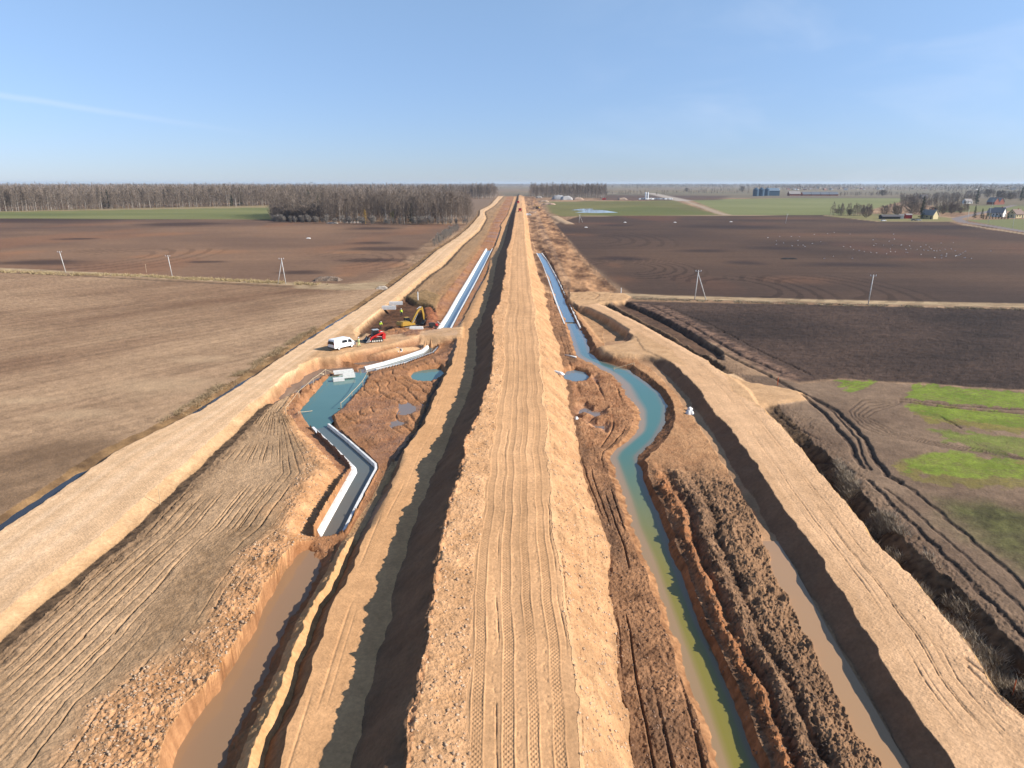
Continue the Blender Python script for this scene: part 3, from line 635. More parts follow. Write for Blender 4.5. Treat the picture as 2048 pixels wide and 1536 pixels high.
m = S(S_BANK_RR); setc(m, mc((.15,.10,.07), (.21,.145,.10), .5+.5*n_m)); Z[m] += (.02*n_m*lod)[m]; GR[m] = .4  # bank colour kept dark to deepen its shadow
# right haul road
m = S(S_ROAD_R)
setc(m, mc((.41,.305,.21), (.57,.44,.32), .45+.5*(vn(T*17, y_/70, 171)-.5)+.3*n_l+.15*n_f+.45*sstep(.74, .95, T)))
ru = 0
for c0, k in ((.22, .35), (.33, .8), (.37, .5), (.50, 1.0), (.535, .6), (.63, .3), (.70, .8)):
    d = T-c0-.02*fbm(y_/18, y_*0+c0*30, 172, 3); ru = ru+k*np.exp(-(d/.008)**2)*sstep(.3, .7, vn(y_/6, y_*0+c0*11, 173))*(1+n_f)
Z[m] -= (.07*ru*lod)[m]
setc(m, lambda q: C[q]*(1-.22*np.clip(ru[q], 0, 1))[..., None])
TM[m] = np.clip(.55*(1-sstep(.08, .12, np.abs(T[m]-.27)))+.55*(1-sstep(.06, .09, np.abs(T[m]-.56))), 0, 1)
Z[m] += (.05*n_m*lod)[m]
m = m & (T > .76); Z[m] += (.04*np.maximum(n_s, 0))[m]*1.5; GR[m] = .6
m = S(S_DR1, S_DR2)
setc(m, mc((.060,.046,.034), (.17,.125,.085), .5+n_f)); setc(m & (SEG == S_DR1) & (T < .25), (.46,.32,.18), .8)
Z[m] += ((.12*n_m+.10*n_f)*lod)[m]; GR[m] = 1.0
nearj = (Yf > wy(812)) & (Yf < wy(748))
m = S(S_DR1, S_DR2) & nearj; setc(m, mc((.40,.29,.19), (.5,.385,.265), .5+n_m))
# right of the ditch: rough brown lip
m = (SEG == F_OUT_R) & (Yf < 260)
dl = np.where(m, Xf-LX[-1][:, None], 1e3); w = sstep(5.5, .5, dl+1.2*n_m)*m*sstep(wy(612), wy(640), Yf*-1+2*wy(640))
w = sstep(4.5, .5, dl+1.2*n_m)*m
C[:] = C*(1-.5*w[..., None])+V3((.13,.09,.062))*.5*w[..., None]
Z += w*(.20*np.abs(n_f)+.16*n_m)*lod
# far corridor: scraped, mixed soils right and left of the embankment
m = S(S_MUD_R, S_KBL, S_KW, S_KBR, S_SPOIL, S_BROWN, S_BANK_RR, S_ROAD_R, S_DR1, S_DR2) & (Yf > wy(585))
setc(m, mc((.10,.062,.042), (.42,.29,.19), .45+1.0*fbm(x_/4, y_/22, 181, 5)+.6*fbm(x_/1.6, y_/5, 182, 3)))
Z[m] += (.35*fbm(x_/2.2, y_/5, 183, 4)*np.clip(1-np.exp(-((SEG-19.)/1.5)**2), 0, 1))[m]
# rutted left far part greener/greyer
m = S(S_RUTS) & (Yf > wy(640)); Z[m] += (.18*fbm(x_/3, y_/6, 184, 3))[m]
setc(m, mc((.17,.125,.08), (.33,.24,.155), .5+.7*fbm(x_/4, y_/14, 185, 4)), .6)

# ---- stamps: flat pieces cut into or laid onto the corridor
def stamp(pts, z, slope=1.0, col=None, k=1.0, wobble=.25, wf=.7, zp=None, wet=None, mode='set', cw=None, seg=None, gr=None, tm=None, grow_=0.0):
    P = wpoly(pts, zp if zp is not None else z); b, d = sdf(P, slope+abs(wobble)*2+1, wobble, wf, int(pts[0][0]))
    if b is None: return
    d = d-grow_; w = 1-sstep(-slope*.5, slope*.5, d)
    t = z+.05*n_m[b]*lod[b]
    if mode == 'min': Z[b] = np.where(w > 0, lerp(Z[b], np.minimum(Z[b], t), w), Z[b])
    elif mode == 'max': Z[b] = np.where(w > 0, lerp(Z[b], np.maximum(Z[b], t), w), Z[b])
    elif mode == 'set': Z[b] = lerp(Z[b], t, w)
    if col is not None:
        if callable(col): col = col(b)
        paint(b, (1-sstep(-.2, .5, d))*k if cw is None else (1-sstep(-cw, cw, d))*k, col)
    if wet is not None: WET[b] = np.maximum(WET[b], wet*w)
    if gr is not None: GR[b] = lerp(GR[b], gr, w)
    if seg is not None: SEG[b] = np.where(d < 0, seg, SEG[b])
sandc = lambda b: mixcol((.36,.25,.155), (.50,.365,.24), .55+.5*n_m[b]+.3*n_f[b])
mudc = lambda b: mixcol((.17,.092,.052), (.34,.20,.12), .45+.5*n_m[b]+.45*n_f[b])
darkc = lambda b: mixcol((.045,.030,.022), (.15,.09,.06), .4+.5*n_m[b]+.4*n_f[b])
X_CROSS, X_PAD = 40, 41
# dug dark hole where the excavator works, heap beside it
stamp([(717,672),(765,630),(812,600),(850,606),(868,625),(872,650),(852,657),(790,662),(740,674)], -.9, 1.2, darkc, wobble=.5)
stamp([(842,615),(862,610),(875,625),(880,645),(862,652),(848,640)], .7, 2.2, lambda b: mixcol((.10,.045,.03), (.26,.13,.08), .5+n_f[b]), wobble=.6, wf=1.2)
stamp([(812,592),(850,578),(880,590),(870,612),(830,604)], .15, 1.5, lambda b: mixcol((.12,.10,.055), (.26,.2,.12), .5+n_f[b]), .7)
# crossing track between left road and bench
stamp([(596,752),(640,726),(697,709),(775,696),(833,686),(880,674),(925,672),(925,640),(900,652),(870,657),(820,664),(770,670),(716,674),(700,650),(650,690),(610,725)], .5, 1.0, sandc, wobble=.25, seg=X_CROSS, gr=.5, mode='max')
stamp([(806,664),(822,658),(842,659),(838,668),(812,671)], .75, 1.6, lambda b: mixcol((.14,.07,.04), (.32,.19,.11), .5+n_f[b]), wobble=.5, wf=1.5)
# shallow scrape south of the crossing
stamp([(690,726),(740,712),(800,699),(840,690),(838,682),(790,698),(735,709),(680,722)], -.45, 1.2, mudc, .9, gr=1.)
# left pond bed, shallows
stamp([(600,826),(618,800),(640,775),(660,752),(680,742),(728,742),(736,752),(724,772),(700,798),(682,816),(660,836),(650,850),(628,856)], -2.2, 1.6, mudc, wobble=.3, zp=-1.33)
stamp([(532,820),(560,790),(610,752),(640,738),(690,735),(735,735),(735,742),(680,742),(640,760),(600,790),(560,812),(540,825)], -1.42, .8, mudc, .8, wobble=.8, wf=.5, wet=.5)
stamp([(690,733),(750,735),(790,722),(740,724),(700,728)], -1.5, .8, mudc, wobble=.3)
stamp([(606,834),(640,820),(664,836),(672,856),(650,872),(630,862)], -2.3, .7, mudc, wobble=.1, zp=-1.2)
# small pond left, by the bench
stamp([(821,760),(826,750),(845,745),(880,742),(890,752),(868,768),(850,771),(830,768)], -1.75, 1.2, mudc, wobble=.15)
# small pond right
stamp([(1126,757),(1132,748),(1150,745),(1172,750),(1178,760),(1168,772),(1148,775),(1130,770)], -1.5, .9, mudc, wobble=.1)
# mud puddle hollows, right
for q in ([(1184,757),(1192,752),(1196,760),(1188,768)], [(1150,820),(1170,812),(1188,822),(1208,822),(1212,832),(1190,838),(1170,832),(1152,830)], [(1170,842),(1185,840),(1195,850),(1215,848),(1218,862),(1208,872),(1200,862),(1180,858)], [(1146,833),(1158,832),(1160,842),(1148,843)]):
    stamp(q, -1.0, 1.6, mudc, wobble=.6, wet=.6)
for q in ([(795,812),(815,808),(840,812),(836,826),(812,832),(800,825)], [(775,845),(800,840),(806,850),(785,856)], [(1110,600),(1125,598),(1126,612),(1112,612)]):
    stamp(q, -1.08, 1.8, mudc, wobble=.7, wet=.9)
# plain between embankment and canal widens near the bulge
stamp([(1135,735),(1160,722),(1200,742),(1230,760),(1262,808),(1268,850),(1240,870),(1215,890),(1180,900),(1165,870),(1148,800)], -.75, 1.4, lambda b: mixcol((.19,.10,.058), (.40,.25,.155), .45+.5*n_m[b]+.5*n_f[b]), .95, mode='none', gr=1.)
# pit left of the right road and the sandy pad south of it
stamp([(1150,622),(1172,626),(1215,648),(1253,675),(1250,684),(1205,690),(1190,672),(1165,640)], -.95, 1.4, lambda b: mixcol((.26,.165,.10), (.43,.30,.19), .5+.6*n_m[b]+.3*n_f[b]), wobble=.2)
stamp([(1195,691),(1240,684),(1262,676),(1275,666),(1340,700),(1370,735),(1335,722),(1324,718),(1287,711),(1225,708),(1205,702)], .7, 1.9, sandc, zp=.7, wobble=.25, seg=X_PAD, gr=.3, mode='max')
stamp([(1445,750),(1500,762),(1560,772),(1612,783),(1616,796),(1570,804),(1532,808),(1522,822),(1470,790)], .5, 2.6, sandc, zp=.5, wobble=.6, seg=X_PAD, gr=.3, mode='max')
stamp([(1240,606),(1300,630),(1380,672),(1440,712),(1445,730),(1400,712),(1320,664),(1250,628),(1225,612)], -.9, 1.2, darkc, .85, wobble=.3, mode='min')
# junction at the top of the right road
stamp([(1135,600),(1140,585),(1180,582),(1250,586),(1262,592),(1250,602),(1200,606),(1160,612)], .3, 1.6, sandc, zp=.3, wobble=.4, seg=X_PAD)
for pts in ([(1150,592),(1190,590),(1230,594)], [(1150,597),(1175,600),(1200,603),(1235,600)], [(1160,585),(1185,586),(1200,592),(1190,600)]):
    ribbon(pts, .25, (.22,.15,.09), .2, .7, -.1, wobble=.2)
# side channel / turning pond outlet lower right corner
stamp([(1975,1350),(2010,1345),(2048,1365),(2120,1400),(2120,1440),(2048,1400),(1990,1372)], -1.5, 1.0, darkc, wobble=.2)
# wheel tracks in the muddy headland
dkrut = lambda b: mixcol((.045,.033,.026), (.09,.065,.05), .5+n_f[b])
for pts, hw, zz in (([(1596,782),(1637,801),(1675,823),(1705,853),(1732,878),(1746,913),(1775,950),(1801,962)], .30, -.28),
                ([(1604,792),(1648,826),(1678,861),(1702,886),(1708,908),(1727,935)], .30, -.28),
                ([(1614,790),(1660,818),(1692,852),(1716,880),(1724,912),(1740,940)], .16, -.15),
                ([(1801,798),(1910,811),(2048,820),(2500,850)], .22, -.18), ([(1801,803),(1910,816),(2048,827),(2500,862)], .22, -.18),
                ([(1880,833),(1905,845),(1922,855)], .15, -.1), ([(1735,960),(1773,998),(1855,1077),(1896,1120),(2000,1225),(2100,1320)], .22, -.18),
                ([(1801,962),(1888,1031),(1978,1110),(2048,1172),(2150,1270)], .2, -.15), ([(1590,900),(1640,912),(1690,935),(1704,945)], .18, -.18),
                ([(1770,975),(1850,1042),(1950,1130),(2060,1230)], .15, -.1), ([(1545,818),(1580,850),(1640,880)], .15, -.1),
                ([(1300,610),(1380,650),(1480,710),(1560,745)], .3, -.25), ([(1280,615),(1350,650),(1450,708),(1540,752),(1600,785)], .3, -.25),
                ([(1330,612),(1420,650),(1540,712),(1620,748)], .2, -.2)):
    ribbon(pts, hw, dkrut, hw*.7, .85, zz, wobble=.35, wf=.6)
for i in range(5):
    o = i*1.0
    ribbon([(1801,800+o*2),(1725+o*6,800+o*6),(1697+o*9,822+o*3),(1716+o*8,850-o*2),(1765+o*5,871-o*2.5),(1855,889-o*2),(1951,905-o*2),(2100,925)], .12, dkrut, .12, .55, -.07, wobble=.3, wf=.6)
for i in range(6): ribbon([(1878+i*11,868+i*2),(1950+i*14,898+i*2),(2000+i*16,915+i*2)], .08, dkrut, .09, .5, None, wobble=.1)
# truck ruts on the right road fanning to the corner
for pts in ([(1925,1342),(1990,1395),(2048,1432),(2120,1480)], [(1930,1360),(2000,1430),(2060,1480)]): ribbon([(a, b) for a, b in pts], .09, (.22,.15,.10), .1, .7, -.08, wobble=.1)
# turning marks at the van
for pts in ([(700,690),(740,684),(800,676),(870,668),(930,662)], [(705,696),(760,690),(830,680),(900,668)]): ribbon(pts, .25, (.28,.19,.12), .2, .5, -.06, wobble=.2)
# channel trenches under the white linings -------------------------------------------------
CH1 = ([(973,497),(958,522),(938,557),(917,592),(897,627),(877,658)], [(984,497),(971,524),(954,557),(935,592),(917,625),(900,657)])
CH2 = ([(730,734),(767,725),(804,714),(846,700),(856,691)], [(750,738),(780,732),(812,724),(866,704),(876,693)])
CH3 = ([(627,854),(650,876),(680,905),(706,931),(708,940),(672,1003),(636,1067)], [(656,848),(690,875),(720,901),(750,928),(751,937),(717,1000),(686,1062)])
CH4 = ([(1074,506),(1084,526),(1097,558),(1112,600),(1130,648)], [(1083,506),(1094,520),(1116,560),(1135,600),(1160,655)])
for (l, r), zt in ((CH1, -.35), (CH2, -.9), (CH3, -.98)):
    stamp(l+r[::-1], -2.3, .3, mudc, wobble=0, zp=zt, cw=.6, grow_=.22)
    # soil shelf beside the lining so the lip sits flush
    P = wpoly(l+r[::-1], zt); b, d = sdf(P, 2.5)
    w = (1-sstep(.7, 3.6, d))*(d > 0.42); Z[b] = lerp(Z[b], zt-.10, w)
stamp([(600,826),(640,818),(664,836),(680,866),(664,876),(634,868)], -2.0, .5, None, wobble=0, zp=-1.1, mode='min')
stamp([(716,736),(742,728),(766,724),(776,734),(752,742),(722,748)], -1.8, .5, None, wobble=0, zp=-1.2, mode='min')
Z = Z*np.where(Yf > 1700, sstep(2300, 1700, Yf), 1)
Z += np.where((SEG == F_OUT_L) | (SEG == F_OUT_R), (.03*n_f+.04*n_m)*lod, 0)

# ---- cut the sheet into the setting's pieces
regs = {}
def region_ids():
    r = np.zeros(Xf.shape, np.int8)
    c = INC
    r[c & (SEG == S_ROAD_L)] = 1; r[c & (SEG == S_SHOULDER)] = 1
    r[(SEG == X_CROSS)] = 2
    r[c & (SEG == S_BENCH)] = 3
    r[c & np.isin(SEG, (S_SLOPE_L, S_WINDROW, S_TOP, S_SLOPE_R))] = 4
    r[c & (SEG == S_ROAD_R) & (Yf < wy(604))] = 5; r[SEG == X_PAD] = 5
    r[c & np.isin(SEG, (S_RUTS, S_LEDGE))] = 6
    r[c & np.isin(SEG, (S_MUD_R, S_KBL, S_KW, S_KBR))] = 7
    r[c & np.isin(SEG, (S_SPOIL, S_BROWN, S_BANK_RR))] = 8
    r[c & np.isin(SEG, (S_BANK_L, S_BASIN, S_BANK_R, S_T1, S_T2))] = 9
    return r
REG = region_ids()
EARTH = ground_mat()
names = {0: ('ground', 'flat farmland of brown ploughed and green fields around the works'),
         1: ('dirt_road', 'pale compacted haul road along the left side of the works'),
         2: ('dirt_road', 'sandy crossing track where the white van is parked'),
         3: ('dirt_road', 'narrow sandy service track at the shaded foot of the central embankment'),
         4: ('embankment', 'long straight sand embankment with wide tyre tracks down the middle'),
         5: ('dirt_road', 'sandy haul road with ruts along the right side'),
         6: ('rutted_ground', 'grey clay strip covered in parallel ruts beside the left road'),
         7: ('ditch', 'muddy strip and ditch between the embankment and the right spoil'),
         8: ('spoil_ground', 'rough dark clods and spoil between the right ditch and the right road'),
         9: ('excavation', 'red-brown muddy excavated basin left of the embankment')}
fr = REG[:-1, :-1]
idx = np.arange(NROW*NCOL).reshape(NROW, NCOL)
quad = np.stack([idx[1:, :-1], idx[1:, 1:], idx[:-1, 1:], idx[:-1, :-1]], -1)
VX = np.stack([Xf, Yf, Z], -1).reshape(-1, 3).astype(np.float32)
lum = C.mean(-1, keepdims=True); kk = np.where(INC | (SEG >= 40), 1.0, 0.0)[..., None]; C = np.maximum(lum+(C-lum)*(1.04+.12*kk), .008)*(V3((1.08, .945, .82))*kk+V3((1.03, .94, .87))*(1-kk)); fl = (INC & np.isin(SEG, (S_TOP, S_ROAD_L, S_ROAD_R, S_BENCH, S_RUTS)))[..., None]; C = np.where(fl, C*V3((1.05, .985, .91)), C).astype(np.float32)
COLS = np.concatenate([np.clip(C, .01, .9), WET[..., None]], -1).reshape(-1, 4).astype(np.float32)
AUX = np.stack([GR, TM, GR*0, GR*0+1], -1).reshape(-1, 4).astype(np.float32)
TRK = np.stack([TU, TV, TU*0, TU*0+1], -1).reshape(-1, 4).astype(np.float32)
for rid, (nm, lab) in names.items():
    q = quad[fr == rid]
    if len(q) == 0: continue
    used, inv = np.unique(q, return_inverse=True); q = inv.reshape(-1, 4)
    me = bpy.data.meshes.new(nm)
    me.vertices.add(len(used)); me.vertices.foreach_set('co', VX[used].ravel())
    me.loops.add(q.size); me.loops.foreach_set('vertex_index', q.ravel().astype(np.int32))
    me.polygons.add(len(q)); me.polygons.foreach_set('loop_start', np.arange(0, q.size, 4, dtype=np.int32))
    me.polygons.foreach_set('use_smooth', np.ones(len(q), bool))
    me.update(calc_edges=True)
    for an, data in (('Col', COLS), ('Aux', AUX), ('Trk', TRK)):
        at = me.attributes.new(an, 'FLOAT_COLOR', 'POINT'); at.data.foreach_set('color', data[used].ravel())
    me.materials.append(EARTH)
    o = bpy.data.objects.new(nm, me); COL.objects.link(o); tag(o, lab, nm.replace('_', ' '), kind='structure')

def gz(x, y):
    """height of the ground at a world point"""
    i = int(np.argmin(np.abs(YR-y))); j = int(np.argmin(np.abs(X[i]-x))); return float(Z[i, j])
def on(px, py, it=3):
    z = 0.0
    for _ in range(it):
        x, y = W(px, py, z); z = gz(x, y)
    return Vector((x, y, z))
#@@OBJECTS@@
# ------------------------------------------------------------------ mesh helpers
class MB:
    def __init__(s): s.v = []; s.f = []
    def add(s, v, f):
        o = len(s.v); s.v += [tuple(p) for p in v]; s.f += [tuple(i+o for i in q) for q in f]; return s
    def box(s, c, d, M=None, tx=1.0, ty=1.0):
        """box centre c, size d; top face scaled by tx, ty"""
        x, y, z = d[0]/2, d[1]/2, d[2]/2
        v = [(-x,-y,-z),(x,-y,-z),(x,y,-z),(-x,y,-z),(-x*tx,-y*ty,z),(x*tx,-y*ty,z),(x*tx,y*ty,z),(-x*tx,y*ty,z)]
        v = [Vector(p) for p in v]
        if M: v = [M @ p for p in v]
        v = [p+Vector(c) for p in v]
        return s.add(v, [(0,3,2,1),(4,5,6,7),(0,1,5,4),(1,2,6,5),(2,3,7,6),(3,0,4,7)])
    def tube(s, pts, rad, n=8, cap=True):
        pts = [Vector(p) for p in pts]; rad = rad if isinstance(rad, (list, tuple)) else [rad]*len(pts)
        V = []; F = []
        for i, p in enumerate(pts):
            t = (pts[min(i+1, len(pts)-1)]-pts[max(i-1, 0)]).normalized()
            a = t.cross(Vector((0, 0, 1)))
            if a.length < 1e-3: a = Vector((1, 0, 0))
            a.normalize(); b = t.cross(a)
            for k in range(n):
                q = 2*math.pi*k/n; V.append(p+(a*math.cos(q)+b*math.sin(q))*rad[i])
        for i in range(len(pts)-1):
            for k in range(n): F.append((i*n+k, i*n+(k+1) % n, (i+1)*n+(k+1) % n, (i+1)*n+k))
        if cap: F.append(tuple(range(n-1, -1, -1))); F.append(tuple((len(pts)-1)*n+k for k in range(n)))
        return s.add(V, F)
    def prism(s, prof, y0, y1, inset=None):
        """side profile [(x,z)] extruded from y0 to y1"""
        n = len(prof); V = [(x, y0, z) for x, z in prof]+[(x, y1, z) for x, z in prof]
        F = [tuple(range(n)), tuple(range(2*n-1, n-1, -1))]+[(i, i+n, (i+1) % n+n, (i+1) % n) for i in range(n)]
        return s.add(V, F)
    def lathe(s, prof, n=24, c=(0, 0, 0)):
        V = []; F = []; m = len(prof)
        for r, z in prof:
            for k in range(n): V.append((c[0]+r*math.cos(6.28318*k/n), c[1]+r*math.sin(6.28318*k/n), c[2]+z))
        for i in range(m-1):
            for k in range(n): F.append((i*n+k, i*n+(k+1) % n, (i+1)*n+(k+1) % n, (i+1)*n+k))
        F.append(tuple(range(n-1, -1, -1))); F.append(tuple((m-1)*n+k for k in range(n)))
        return s.add(V, F)
    def build(s, name, m, parent=None, smooth=False, bevel=0.0, loc=None, rz=None):
        me = bpy.data.meshes.new(name); me.from_pydata(s.v, [], s.f)
        bm = bmesh.new(); bm.from_mesh(me); bmesh.ops.recalc_face_normals(bm, faces=bm.faces)
        if bevel: bmesh.ops.bevel(bm, geom=[e for e in bm.edges if len(e.link_faces) == 2 and e.calc_face_angle(0) > .5], offset=bevel, segments=2, affect='EDGES', clamp_overlap=True)
        bm.to_mesh(me); bm.free(); me.update()
        if smooth:
            for p in me.polygons: p.use_smooth = True
        if m: me.materials.append(m)
        o = bpy.data.objects.new(name, me); COL.objects.link(o)
        if parent: o.parent = parent
        if loc is not None: o.location = loc
        if rz is not None: o.rotation_euler = (0, 0, rz)
        return o
def copy_tree(o, parent=None):
    c = o.copy(); COL.objects.link(c)
    if parent: c.parent = parent
    for ch in list(o.children): copy_tree(ch, c)
    return c
def rotY(a): return Matrix.Rotation(a, 3, 'Y')
def rotZ(a): return Matrix.Rotation(a, 3, 'Z')
def rotX(a): return Matrix.Rotation(a, 3, 'X')

white = mat('white_paint', (.80,.80,.78), .35, spec=.5, noise=.04)
glass = mat('dark_glass', (.015,.018,.022), .06, spec=.8, noise=.02)
rubber = mat('rubber', (.025,.024,.023), .8, noise=.2)
steel = mat('steel', (.38,.37,.36), .45, .7, noise=.15)
darkm = mat('dark_metal', (.05,.05,.05), .5, .3, noise=.2)
red = mat('red_paint', (.55,.03,.025), .4, noise=.12)
yellow = mat('yellow_paint', (.38,.22,.03), .45, noise=.14)
conc = mat('pale_concrete', (.66,.64,.60), .75, noise=.10, nscale=2.5, bump=.15)
liner = mat('white_lining', (.70,.68,.64), .6, noise=.16, nscale=1.1, bump=.15)
wood = mat('raw_timber', (.50,.38,.24), .8, noise=.2, nscale=9)
pole_c = mat('concrete_pole', (.58,.56,.52), .8, noise=.12)
skin_m = mat('skin', (.50,.30,.22), .6, noise=.05)
hivis = mat('hi_vis_cloth', (.62,.80,.06), .7, noise=.10)
hivis2 = mat('pale_hi_vis_cloth', (.66,.74,.36), .7, noise=.10)
trou = mat('dark_trousers', (.05,.05,.06), .8, noise=.15)
helm = mat('helmet', (.78,.76,.72), .35, noise=.03)
tail_m = mat('tail_light', (.35,.02,.02), .3)

# ------------------------------------------------------------------ water
def poly_obj(name, pts, z, m, label, sub=None, zp=None):
    P = [W(a, b, z if zp is None else zp) for a, b in pts]
    bm = bmesh.new(); vs = [bm.verts.new((x, y, z)) for x, y in P]; f = bm.faces.new(vs)
    if f.normal.z < 0: f.normal_flip()
    bm.normal_update()
    bmesh.ops.triangulate(bm, faces=bm.faces[:])
    me = bpy.data.meshes.new(name); bm.to_mesh(me); bm.free(); me.materials.append(m)
    for p in me.polygons: pass
    o = bpy.data.objects.new(name, me); COL.objects.link(o)
    return tag(o, label, 'water', kind='structure')
def strip_obj(name, L0, L1, y0, y1, z, m, label, ncol=13, colf=None, e=0.0):
    r = np.where((YR > y0) & (YR < y1))[0][::4]; V = []; F = []; CC = []
    for i in r:
        a0, b0 = L0[0][i]-e, L1[0][i]+e; w_ = L1[0][i]-L0[0][i]
        for k in range(ncol):
            u = k/(ncol-1); V.append((a0+(b0-a0)*u, YR[i], z)); CC.append(colf((u*(w_+2*e)-e)/max(w_, .1), float(YR[i])) if colf else (.2, .2, .2))
    for i in range(len(r)-1):
        for k in range(ncol-1): F.append((i*ncol+k, (i+1)*ncol+k, (i+1)*ncol+k+1, i*ncol+k+1))
    me = bpy.data.meshes.new(name); me.from_pydata(V, [], F); me.update()
    if len(me.polygons) and me.polygons[0].normal.z < 0: me.flip_normals()
    at = me.attributes.new('Col', 'FLOAT_COLOR', 'POINT'); at.data.foreach_set('color', np.array([(*c, 1) for c in CC], np.float32).ravel())
    me.materials.append(m); o = bpy.data.objects.new(name, me); COL.objects.link(o)
    return tag(o, label, 'water', kind='structure')
wat_attr = vcol_mat('murky_water', .07, .5)
wteal = water_mat('teal_water', (.06,.135,.125), (.09,.185,.165), None, (0,1,0), wy(850), wy(740))
wgrey = water_mat('grey_green_water', (.14,.115,.085), (.10,.125,.12), None, (0,1,0), wy(1070), wy(850), nsc=.5)
wblue = water_mat('pale_blue_water', (.10,.15,.19), (.14,.19,.22))
wdark = water_mat('ditch_water', (.018,.02,.025), (.03,.03,.035))
wmud = water_mat('brown_puddle', (.14,.105,.09), (.2,.15,.12))
poly_obj('water', [(605,852),(592,826),(612,800),(634,775),(655,750),(690,746),(745,746),(745,760),(700,812),(665,845),(640,870)], -1.33, wteal, 'teal settling pond beside the left haul road')
poly_obj('water', [(592,826),(540,850),(515,815),(560,775),(620,735),(690,720),(760,722),(765,746),(745,746),(690,746),(655,750),(634,775),(612,800)], -1.334, water_mat('muddy_shallows', (.11,.085,.075), (.16,.125,.105), nsc=.8), 'shallow brown-grey water spreading beside the teal pond')
def chan_water(C, z, m, label, zt, e=.25):
    l = [Vector((*W(a, b, zt), z)) for a, b in C[0]]; r = [Vector((*W(a, b, zt), z)) for a, b in C[1]]; V = []; F = []
    for p, q in zip(l, r):
        d = (q-p).normalized(); V += [p+d*.1, q-d*.1]
    for i in range(len(l)-1): F.append((2*i, 2*i+1, 2*i+3, 2*i+2))
    me = bpy.data.meshes.new('water'); me.from_pydata(V, [], F); me.update()
    if me.polygons[0].normal.z < 0: me.flip_normals()
    me.materials.append(m); o = bpy.data.objects.new('water', me); COL.objects.link(o); tag(o, label, 'water', kind='structure')
chan_water(CH1, -.98, wblue, 'pale blue water in the straight white-lined channel north of the crossing', -.35)
chan_water(CH2, -1.335, wgrey, 'grey water in the short lined channel below the crossing track', -.9)
chan_water(CH3, -1.325, wgrey, 'grey-brown water in the bent lined channel below the teal pond', -.98)
poly_obj('water', [(808,775),(812,745),(845,738),(892,736),(900,752),(875,772),(850,778)], -1.32, wteal, 'small round teal pond at the foot of the left bench')
poly_obj('water', [(1115,770),(1118,745),(1145,738),(1178,742),(1190,760),(1175,778),(1140,782)], -1.05, wblue, 'small round grey-blue pond at the foot of the right slope')
def ccol(u, y):
    far_ = sstep(wy(1180), wy(860), y); vf = sstep(wy(800), wy(640), y)
    a0 = np.array((.21,.175,.03)); b0 = np.array((.055,.15,.125)); c0 = np.array((.10,.17,.21))
    c1 = a0*(1-far_)+b0*far_; c1 = c1*(1-vf)+c0*vf
    k = .7*sstep(.55, 1.0, u)*(1-far_); c1 = c1*(1-k)+np.array((.14,.15,.055))*k
    e = sstep(.30, -.05, u)*(1-.45*vf)*.85; c1 = c1*(1-e)+np.array((.33,.205,.115))*e
    e = sstep(.85, 1.1, u)*.7; c1 = c1*(1-e)+np.array((.20,.135,.09))*e
    return tuple(float(q) for q in c1)
strip_obj('water', K_bl, K_br, 20, wy(640), -.80, wat_attr, 'long ditch of yellow-green to teal water right of the embankment', colf=ccol, e=1.3, ncol=17)
strip_obj('water', K_l, K_r, wy(640)-.5, wy(503), -.80, wat_attr, 'pale blue water in the lined ditch right of the embankment', colf=lambda u, y: (.10,.16,.21))
strip_obj('water', (Ba_l[0]-2.2, 0), B_cr, 20, yB+6, -1.42, water_mat('brown_water', (.30,.175,.092), (.25,.155,.088), None, (1,0,0), -30, -12, .08), 'opaque brown water filling the left basin')
strip_obj('water', (S_l[0]-1.5, 0), R_ft, 20, wy(1075), -.29, water_mat('tan_water', (.38,.225,.115), (.34,.21,.12), None, (0,1,0), 30, 70, .15), 'shallow tan water along the foot of the right haul road')
strip_obj('water', F_l, L_road_l, 20, wy(860), -.37, wdark, 'dark water in the ditch along the far side of the left haul road')
strip_obj('water', F_l, L_road_l, wy(832), wy(600), -.37, wdark, 'dark blue ditch water beside the left haul road past the van')
poly_obj('water', [(1960,1345),(2060,1345),(2160,1400),(2160,1440),(1990,1380)], -1.3, wgrey, 'still water in the ditch at the lower right corner')
poly_obj('water', [(1405,715),(1440,722),(1470,745),(1455,752),(1425,745)], -.95, wblue, 'puddle in the ditch beside the right junction')
def grow(q, k=1.22):
    cx = sum(a for a, b in q)/len(q); cy = sum(b for a, b in q)/len(q); return [(cx+(a-cx)*k, cy+(b-cy)*k) for a, b in q]
for q in ([(1184,757),(1192,752),(1196,760),(1188,768)], [(1146,818),(1172,808),(1192,818),(1212,820),(1216,834),(1190,842),(1170,836),(1150,834)], [(1166,842),(1185,836),(1200,846),(1220,844),(1222,864),(1208,876),(1198,866),(1176,860)], [(1142,830),(1160,829),(1162,845),(1144,846)]):
    poly_obj('water', grow(q), -.955, wmud, 'shallow brown puddle in the mud right of the embankment')
for q in ([(792,812),(815,805),(843,810),(839,828),(812,835),(797,827)], [(772,845),(803,837),(809,852),(783,859)]):
    poly_obj('water', grow(q), -1.01, wmud, 'shallow brown puddle in the mud left of the bench')
poly_obj('water', [(1143,420),(1160,417.5),(1186,417),(1184,419.5),(1205,420),(1236,425),(1195,426),(1150,425),(1170,422)], .05, water_mat('field_puddle', (.25,.29,.33), (.3,.34,.38)), 'pale flooded patch in the olive meadow')

